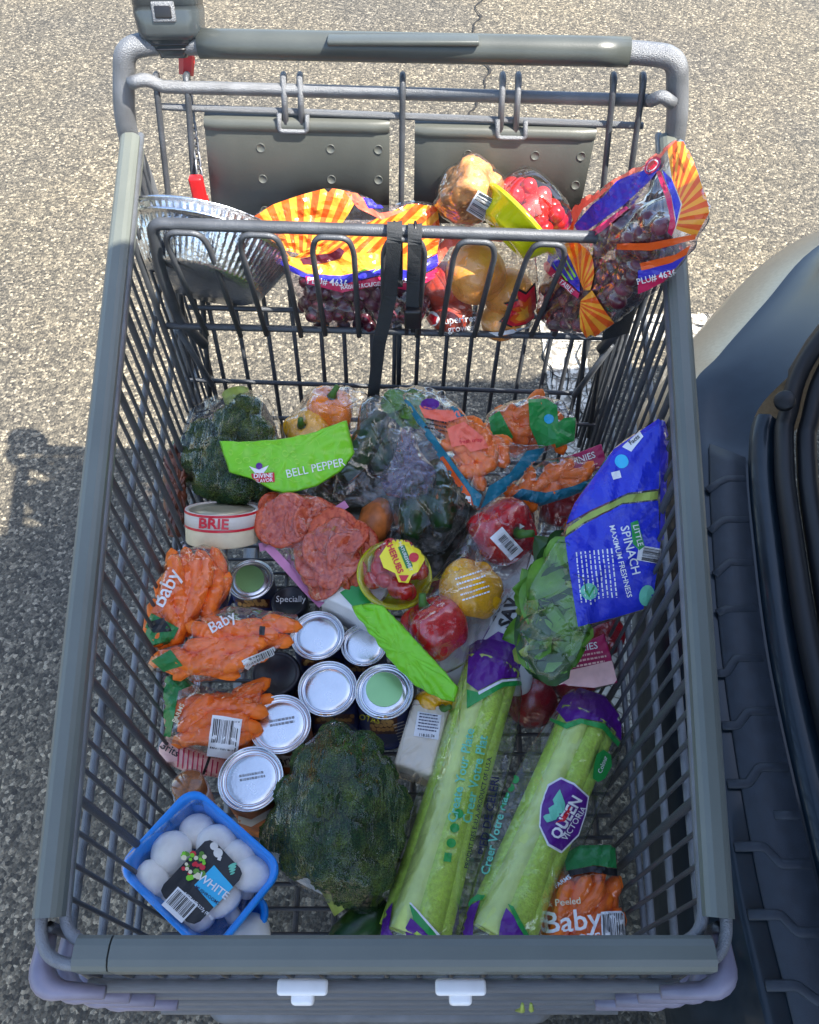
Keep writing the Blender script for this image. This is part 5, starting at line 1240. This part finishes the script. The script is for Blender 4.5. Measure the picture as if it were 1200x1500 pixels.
t, f = bag('carrot_bag', 'teal and red printed bag of cut carrots at the back', 'carrot bag', pl, O, cs, 'film', FG, front=.016, back=.01, crease=.003, seed=8, centre=(690, 668))
patch('teal_print', [(589, 581), (600, 588), (646, 652), (690, 712), (706, 725), (700, 748), (690, 744), (662, 700), (640, 665), (612, 620)], [f], M_['pteal'], t); patch('red_print', [(641, 672), (650, 668), (690, 725), (696, 746), (684, 738), (660, 702)], [f], M_['porange'], t, .0012)
patch('teal_print', [(704, 745), (716, 712), (746, 694), (772, 660), (801, 655), (775, 688), (742, 718)], [f], M_['pteal'], t); patch('white_print', [(677, 725), (690, 727), (692, 744), (684, 742)], [f], M_['pwhite'], t, .0014)
patch('red_print', [(614, 594), (640, 600), (672, 602), (676, 612), (650, 620), (622, 612)], [f], M_['pcoral'], t); patch('red_print', [(655, 628), (680, 618), (708, 640), (716, 656), (690, 662), (680, 652), (662, 655)], [f], M_['pcoral'], t); lines((640, 625), 34, 3, 6, 12, [f], M_['pblack'], t, .4); text('fresh crisp', (690, 646), 8, -6, [f], M_['pred'], t)
patch('teal_print', [(660, 596), (692, 590), (694, 606), (670, 612)], [f], M_['pteal'], t); patch('violet_print', disc((630, 592), 14, 14, .6), [f], M_['pviolet'], t, .0006)
pl = tilt(810, 712, .635, (.1, -.4, .9)); O = [(738, 732), (760, 700), (800, 672), (845, 668), (878, 690), (868, 715), (830, 730), (790, 742)]
cs = carrots(pl, shrink(O, .9), 18, 20, 80, 'cut carrot piece in the low teal banded bag', 'carrot pieces in the low bag', ((.004, 1),), 33)
t, f = bag('carrot_bag', 'teal banded bag of cut carrots under the maroon corner', 'carrot bag', pl, O, cs, 'film', FG, front=.012, back=.01, crease=.002, seed=9); patch('teal_print', [(742, 733), (765, 716), (800, 722), (840, 712), (873, 698), (866, 714), (830, 729), (790, 741)], [f], M_['pteal'], t)
pl = tilt(780, 622, .655, (.05, -.5, .85)); O = [(702, 645), (714, 605), (745, 588), (785, 580), (825, 586), (846, 615), (842, 650), (800, 664), (750, 662)]
cs = carrots(pl, shrink(O, .9), 20, 10, 80, 'cut carrot piece in the rounded bag with green stickers', 'carrot pieces in the green stickered bag', ((.004, 1), (.014, .8)), 35)
t, f = bag('carrot_bag', 'rounded clear carrot bag with bright green stickers at the gate', 'carrot bag', pl, O, cs, 'film', FG, front=.02, back=.015, crease=.0018, seed=10)
patch('green_print', [(774, 585), (800, 584), (816, 594), (820, 648), (790, 656), (776, 625)], [f], M_['pgreen'], t); patch('green_print', [(808, 628), (826, 612), (843, 612), (841, 645), (815, 656)], [f], M_['pgreen'], t, .0012); patch('green_print', [(716, 612), (732, 602), (752, 640), (738, 655), (722, 645)], [f], M_['pgreen'], t)
patch('round_mark', disc((804, 614), 7), [f], M_['pcyan'], t, .0016); lines((832, 598), 22, 3, 5, 70, [f], M_['pnavy'], t, .4)
pl = tilt(605, 600, .64, (0, -.4, .9)); inner = [(575, 610), (580, 585), (610, 578), (625, 600), (600, 630)]
lv_ = leaves('leafy greens behind the teal edged bag', pl, inner, 16, (.0, .01), 9, .8)
bag('greens_bag', 'loose clear bag of leafy greens at the rear gate', 'produce bag', pl, [(540, 640), (535, 590), (560, 572), (610, 565), (650, 572), (665, 600), (640, 640), (600, 655)], lv_, 'filmsoft', None, front=.015, back=.01, crease=.004, seed=14)
patch_o = None
pl = tilt(252, 715, .62, (.6, -.3, .7)); t = thing('brown_bag', 'dark brown shiny bag squeezed against the left wires', 'bag', pl.at(252, 715) - Vector((0, 0, .04)))
pouch('foil', [(240, 668), (258, 645), (272, 680), (272, 740), (264, 790), (246, 785), (240, 730)], pl, [], M_['brownbag'], t, front=.012, back=.01, crease=.003)

# ------------------------------------------------------------ child seat
# foil pans, one nested in the other
def pan(label, o, ax_, seed, k=1.0):
    prof = [(.118, .0), (.1195, .002), (.1175, .0035), (.112, .002), (.108, -.004), (.084, -.044), (.080, -.047), (.05, -.0465), (.03, -.048), (0, -.048)]
    prof = [(r * k, z) for r, z in prof]
    fl_ = lambda i, a: 1 + (.012 * math.cos(72 * a + seed) * (1 if 4 <= i <= 5 else .35 if i == 3 else 0) + .006 * math.cos(3 * a + seed))
    V, F = lathe_geo(prof, 288, frame(o, ax_, seed), fl_)
    return mk('foil_pan', V, F, M_['foil'], None, label=label, cat='foil pan', group='foil pans in the child seat')
ax_ = Vector((.17, .85, .50)).normalized(); o = PY(306, 365, .885)
pan('round fluted foil pan facing the camera, outermost of the nested pans', o, ax_, .3, .93); pan('foil pan nested inside the outer fluted pan', o + ax_ * .016 + Vector((-.004, 0, .003)), Vector((.14, .85, .53)), 1.1, .915)
# left grape bag
pl = tilt(520, 390, 0, (0, -1, .35), Y=.872)
rg = [(440, 415), (470, 400), (620, 395), (632, 440), (600, 474), (520, 478), (470, 476), (446, 458)]
pos = [pl.at(x, y, h) for h in (.0, .013) for x, y in scatter(rg, 19, 3, 40 + int(h * 1000))]; bu, gr = bunch('red grapes in the orange and blue bag behind the belt strap', pos, 3)
O = [(336, 338), (385, 305), (440, 285), (482, 273), (528, 282), (560, 302), (612, 292), (642, 300), (648, 340), (640, 420), (622, 470), (560, 484), (490, 482), (448, 470), (430, 420), (395, 375)]
t, f = bag('grape_bag', 'orange sunburst grape bag beside the foil pans', 'grape bag', pl, O, gr, 'filmgrape', 'printed grape bags', front=.012, back=.012, crease=.003, seed=5, rings=26, seg=110, centre=(530, 385))
burst(None, [(400, 362), (440, 372), (475, 372)], [(340, 338), (400, 300), (440, 286), (482, 275), (528, 284)], 17, [f], M_['porange'], M_['pyellow'], t)
burst(None, [(430, 378), (500, 372), (560, 385), (600, 392)], [(480, 345), (530, 330), (600, 298), (640, 302), (645, 340), (640, 370)], 19, [f], M_['porange'], M_['pyellow'], t)
patch('orange_print', [(405, 372), (440, 378), (520, 370), (600, 372), (600, 396), (560, 392), (500, 405), (450, 400), (425, 388)], [f], M_['pyellow'], t, .0014)
patch('coral_print', [(340, 345), (400, 352), (420, 370), (410, 376), (370, 356)], [f], M_['pcoral'], t, .0012); patch('coral_print', [(505, 282), (530, 284), (545, 305), (555, 312), (600, 306), (560, 322), (525, 305)], [f], M_['pcoral'], t, .0012)
patch('blue_print', [(528, 284), (545, 288), (562, 305), (540, 305)], [f], M_['pblue'], t, .0014)
patch('blue_print', [(385, 355), (405, 366), (425, 388), (450, 402), (500, 404), (560, 392), (600, 396), (640, 372), (642, 388), (600, 412), (560, 402), (500, 416), (460, 410), (440, 404), (418, 392), (395, 372)], [f], M_['pblue'], t, .0016)
patch('lime_rays', [[(500, 402), (520, 394), (524, 396)], [(520, 402), (536, 392), (541, 394)], [(545, 400), (556, 389), (561, 391)], [(572, 400), (576, 390), (582, 391)]], [f], M_['plime2'], t, .0022)
patch('red_band', [(448, 404), (500, 416), (560, 404), (600, 414), (640, 392), (642, 403), (602, 426), (560, 416), (502, 428), (450, 416)], [f], M_['pcrimson'], t, .0020); text('PLU# 4636', (480, 413), 13, 4, [f], M_['pwhite'], t, .0028); text('RAISINS ROUGES DE TABLE', (548, 416), 8, -6, [f], M_['pwhite'], t, .0028)
patch('hand_hole', [(440, 378), (460, 374), (485, 370), (498, 362), (505, 367), (500, 378), (470, 386), (445, 388)], [f], M_['grape'], t, .0024)
patch('round_mark', disc((366, 347), 8), [f], M_['pwhite'], t, .0022); patch('round_mark', disc((366, 347), 6), [f], M_['pred'], t, .003)
# peach bag
pl = tilt(705, 420, 0, (0, -1, .35), Y=.872); PE = []
for x, y, h, r, m_, l_ in ((697, 402, .008, .040, 'peach', 'large yellow peach in the clear bag'), (650, 418, -.004, .032, 'peachred', 'red peach behind the strap in the clear bag'), (660, 458, .004, .030, 'peachred', 'red peach at the bottom of the clear bag'), (745, 430, -.004, .034, 'peach', 'half hidden peach beside the printed flame'), (735, 470, .002, .028, 'peach', 'small peach low in the clear bag')):
    o = link('peach', ico_mesh('peach', r, 4, M_[m_], lambda c: Vector((c.x, c.y, c.z * .95))), Matrix.Translation(pl.at(x, y, h))); o['label'] = l_; o['category'] = 'peach'; PE.append(o)
O = [(622, 420), (628, 370), (655, 345), (710, 338), (765, 345), (785, 370), (790, 430), (780, 480), (730, 492), (660, 490), (625, 475)]
t, f = bag('peach_bag', 'clear peach bag with red flame print in the child seat', 'peach bag', pl, O, PE, 'film', None, front=.006, back=.01, crease=.0025, seed=6)
patch('red_print', [(632, 372), (655, 347), (705, 340), (760, 346), (765, 356), (700, 352), (660, 362), (640, 392)], [f], M_['pcoral'], t); text('superfres', (672, 468), 14, -6, [f], M_['pwhite'], t); text('growers', (678, 480), 13, -6, [f], M_['pwhite'], t); patch('round_mark', disc((633, 467), 11), [f], M_['pwhite'], t); patch('round_mark', [(625, 466), (632, 459), (641, 464), (639, 474), (632, 476)], [f], M_['pred'], t, .0015)
for i, (m_, k) in enumerate((('pblack', 1.12), ('pred', 1.0), ('porange', .66), ('pyellow', .38))):
    fl1 = [(735, 470), (752, 452), (740, 446), (760, 440), (755, 424), (770, 432), (782, 418), (784, 440), (786, 462), (770, 474), (750, 478)]; c = np.array((766, 464)); patch('flame_print', [tuple(c + (np.array(p) - c) * k) for p in fl1], [f], M_[m_], t, .001 + i * .0006)
patch('white_print', [(690, 488), (730, 486), (775, 478), (775, 484), (730, 492), (690, 492)], [f], M_['pwhite'], t)
# wrapped loaf
o = PY(688, 282, .90); Mx = Matrix.Rotation(R(35), 4, 'Y') @ Matrix.Rotation(R(20), 4, 'X'); t = thing('wrapped_loaf', 'film wrapped brown loaf with a barcode in the child seat', 'bread', o - Vector((0, 0, .04)))
def loaf(k, amp, sc, mm, nm):
    def fn(c):
        d = c.normalized(); q = (abs(d.x) ** 5 + abs(d.y) ** 5 + abs(d.z) ** 5) ** -.2
        v = Vector((d.x * q * .030, d.y * q * .026, d.z * q * .034)) * k
        return v + d * amp * (nz(v, sc) + .5 * abs(nz(v, sc * 2.5, 4)))
    return link(nm, ico_mesh(nm, 1, 5, M_[mm], fn), Matrix.Translation(o) @ Mx, t)
b = loaf(1, .005, 70, 'bread', 'crust'); w2 = loaf(1.10, .004, 55, 'film', 'wrapper'); barcode((706, 302), 34, 34, -58, [w2], t, 12)
# right grape bag, open and flared
pl = Plane((800, 450, 'Y', .858), (990, 215, 'z', 1.035), (1000, 370, 'z', .975))
pos = [pl.at(x, y, h) for x, y, h in ((890, 335, .02), (930, 312, .03), (912, 330, .035), (952, 322, .03), (968, 332, .032), (942, 345, .032), (905, 352, .03), (925, 348, .036), (895, 355, .02), (958, 352, .02), (972, 350, .015), (880, 365, .02), (915, 370, .025), (945, 368, .02))]
pos += [pl.at(x, y, h) for h in (.004, .018) for x, y in scatter([(792, 400), (830, 385), (870, 380), (930, 375), (950, 400), (900, 450), (850, 480), (800, 474)], 19, 3, 60 + int(h * 1000))]
bu, gr = bunch('red grapes in the flared open bag by the right post', pos, 5)
O = [(790, 420), (802, 355), (836, 302), (880, 275), (940, 240), (998, 199), (1022, 250), (1041, 308), (1022, 348), (1000, 385), (955, 430), (905, 468), (862, 500), (835, 488), (800, 482)]
t, f = bag('grape_bag', 'open grape bag with orange sunburst corner by the right post', 'grape bag', pl, O, gr, 'filmgrape', 'printed grape bags', front=.010, back=.02, crease=.0028, seed=8, rings=26, seg=110, centre=(905, 372))
burst(None, [(985, 262), (1000, 300), (990, 335)], [(978, 216), (998, 200), (1022, 250), (1040, 308), (1020, 346)], 19, [f], M_['porange'], M_['pyellow'], t)
patch('coral_print', [(836, 303), (880, 275), (940, 240), (997, 201), (976, 222), (965, 236), (940, 250), (905, 265), (880, 288), (855, 305), (842, 330), (830, 340), (828, 320)], [f], M_['pcoral'], t, .0012); patch('orange_print', [(826, 318), (838, 310), (842, 332), (838, 355), (828, 350)], [f], M_['porange'], t, .0016)
patch('blue_print', [(842, 330), (868, 300), (885, 288), (905, 264), (940, 251), (964, 238), (966, 248), (950, 268), (915, 300), (880, 325), (850, 345)], [f], M_['pblue'], t, .0012); patch('red_band', [(858, 345), (885, 326), (918, 302), (922, 306), (888, 334), (866, 350)], [f], M_['pcrimson'], t, .0018)
patch('round_mark', disc((957, 243), 15, 20, .6, -45), [f], M_['pcrimson'], t, .002); patch('round_mark', disc((957, 243), 11, 20, .6, -45), [f], M_['pwhite'], t, .0026); patch('round_mark', disc((957, 243), 9, 20, .6, -45), [f], M_['pred'], t, .0032)
patch('red_band', [(962, 252), (968, 250), (984, 290), (990, 330), (984, 345), (978, 340), (982, 320), (976, 292)], [f], M_['pcrimson'], t, .0012); patch('blue_print', [(970, 248), (984, 262), (998, 300), (988, 336), (990, 320), (984, 288)], [f], M_['pblue'], t, .001)
patch('orange_print', [(905, 356), (950, 355), (1020, 342), (1018, 350), (955, 366), (905, 365)], [f], M_['porange'], t, .0018); patch('orange_print', [(938, 385), (990, 372), (1012, 358), (1006, 372), (985, 384), (940, 396)], [f], M_['porange'], t, .0016)
patch('blue_print', [(935, 396), (985, 384), (1005, 374), (990, 392), (965, 402), (935, 412)], [f], M_['pblue'], t, .0014); patch('red_band', [(935, 412), (965, 402), (990, 393), (972, 412), (950, 424), (935, 430)], [f], M_['pcrimson'], t, .0014); text('PLU# 4636', (962, 405), 13, -14, [f], M_['pwhite'], t, .0024)
burst(None, [(850, 410), (856, 425)], [(826, 358), (842, 350), (868, 372), (872, 400), (866, 425)], 13, [f], M_['porange'], M_['pyellow'], t, .0016)
burst(None, [(852, 440), (850, 455)], [(868, 425), (885, 452), (900, 472), (862, 499), (850, 480)], 11, [f], M_['porange'], M_['pyellow'], t, .0016)
patch('blue_print', [(808, 355), (826, 356), (835, 380), (850, 410), (850, 428), (825, 405), (802, 385)], [f], M_['pblue'], t, .0014); patch('lime_rays', [[(815, 372), (842, 410), (838, 410)], [(822, 366), (846, 405), (843, 407)], [(808, 382), (834, 412), (830, 411)]], [f], M_['plime2'], t, .0024)
patch('red_band', [(798, 385), (803, 383), (825, 408), (850, 430), (848, 438), (822, 418), (798, 395)], [f], M_['pcrimson'], t, .0020); text('DE TABLE', (826, 415), 9, 42, [f], M_['pwhite'], t, .0028)

# torn celery leaves caught on the nose bars
for i, (x, y, l) in enumerate(((764, 1450, .042), (776, 1446, .030))):
    p = P(x, y, .745); p.y = .055
    V, F = tube_geo([p, p + Vector((.002, -.003, -l * .5)), p + Vector((-.001 + .005 * i, -.002, -l))], [.0012, .0024, .0008], 6)
    mk('leaf_shred', V, F, M_['leafpale'], None, label='torn bit of celery leaf caught on the nose bars', cat='leaf', group='leaf shreds on the nose bars')
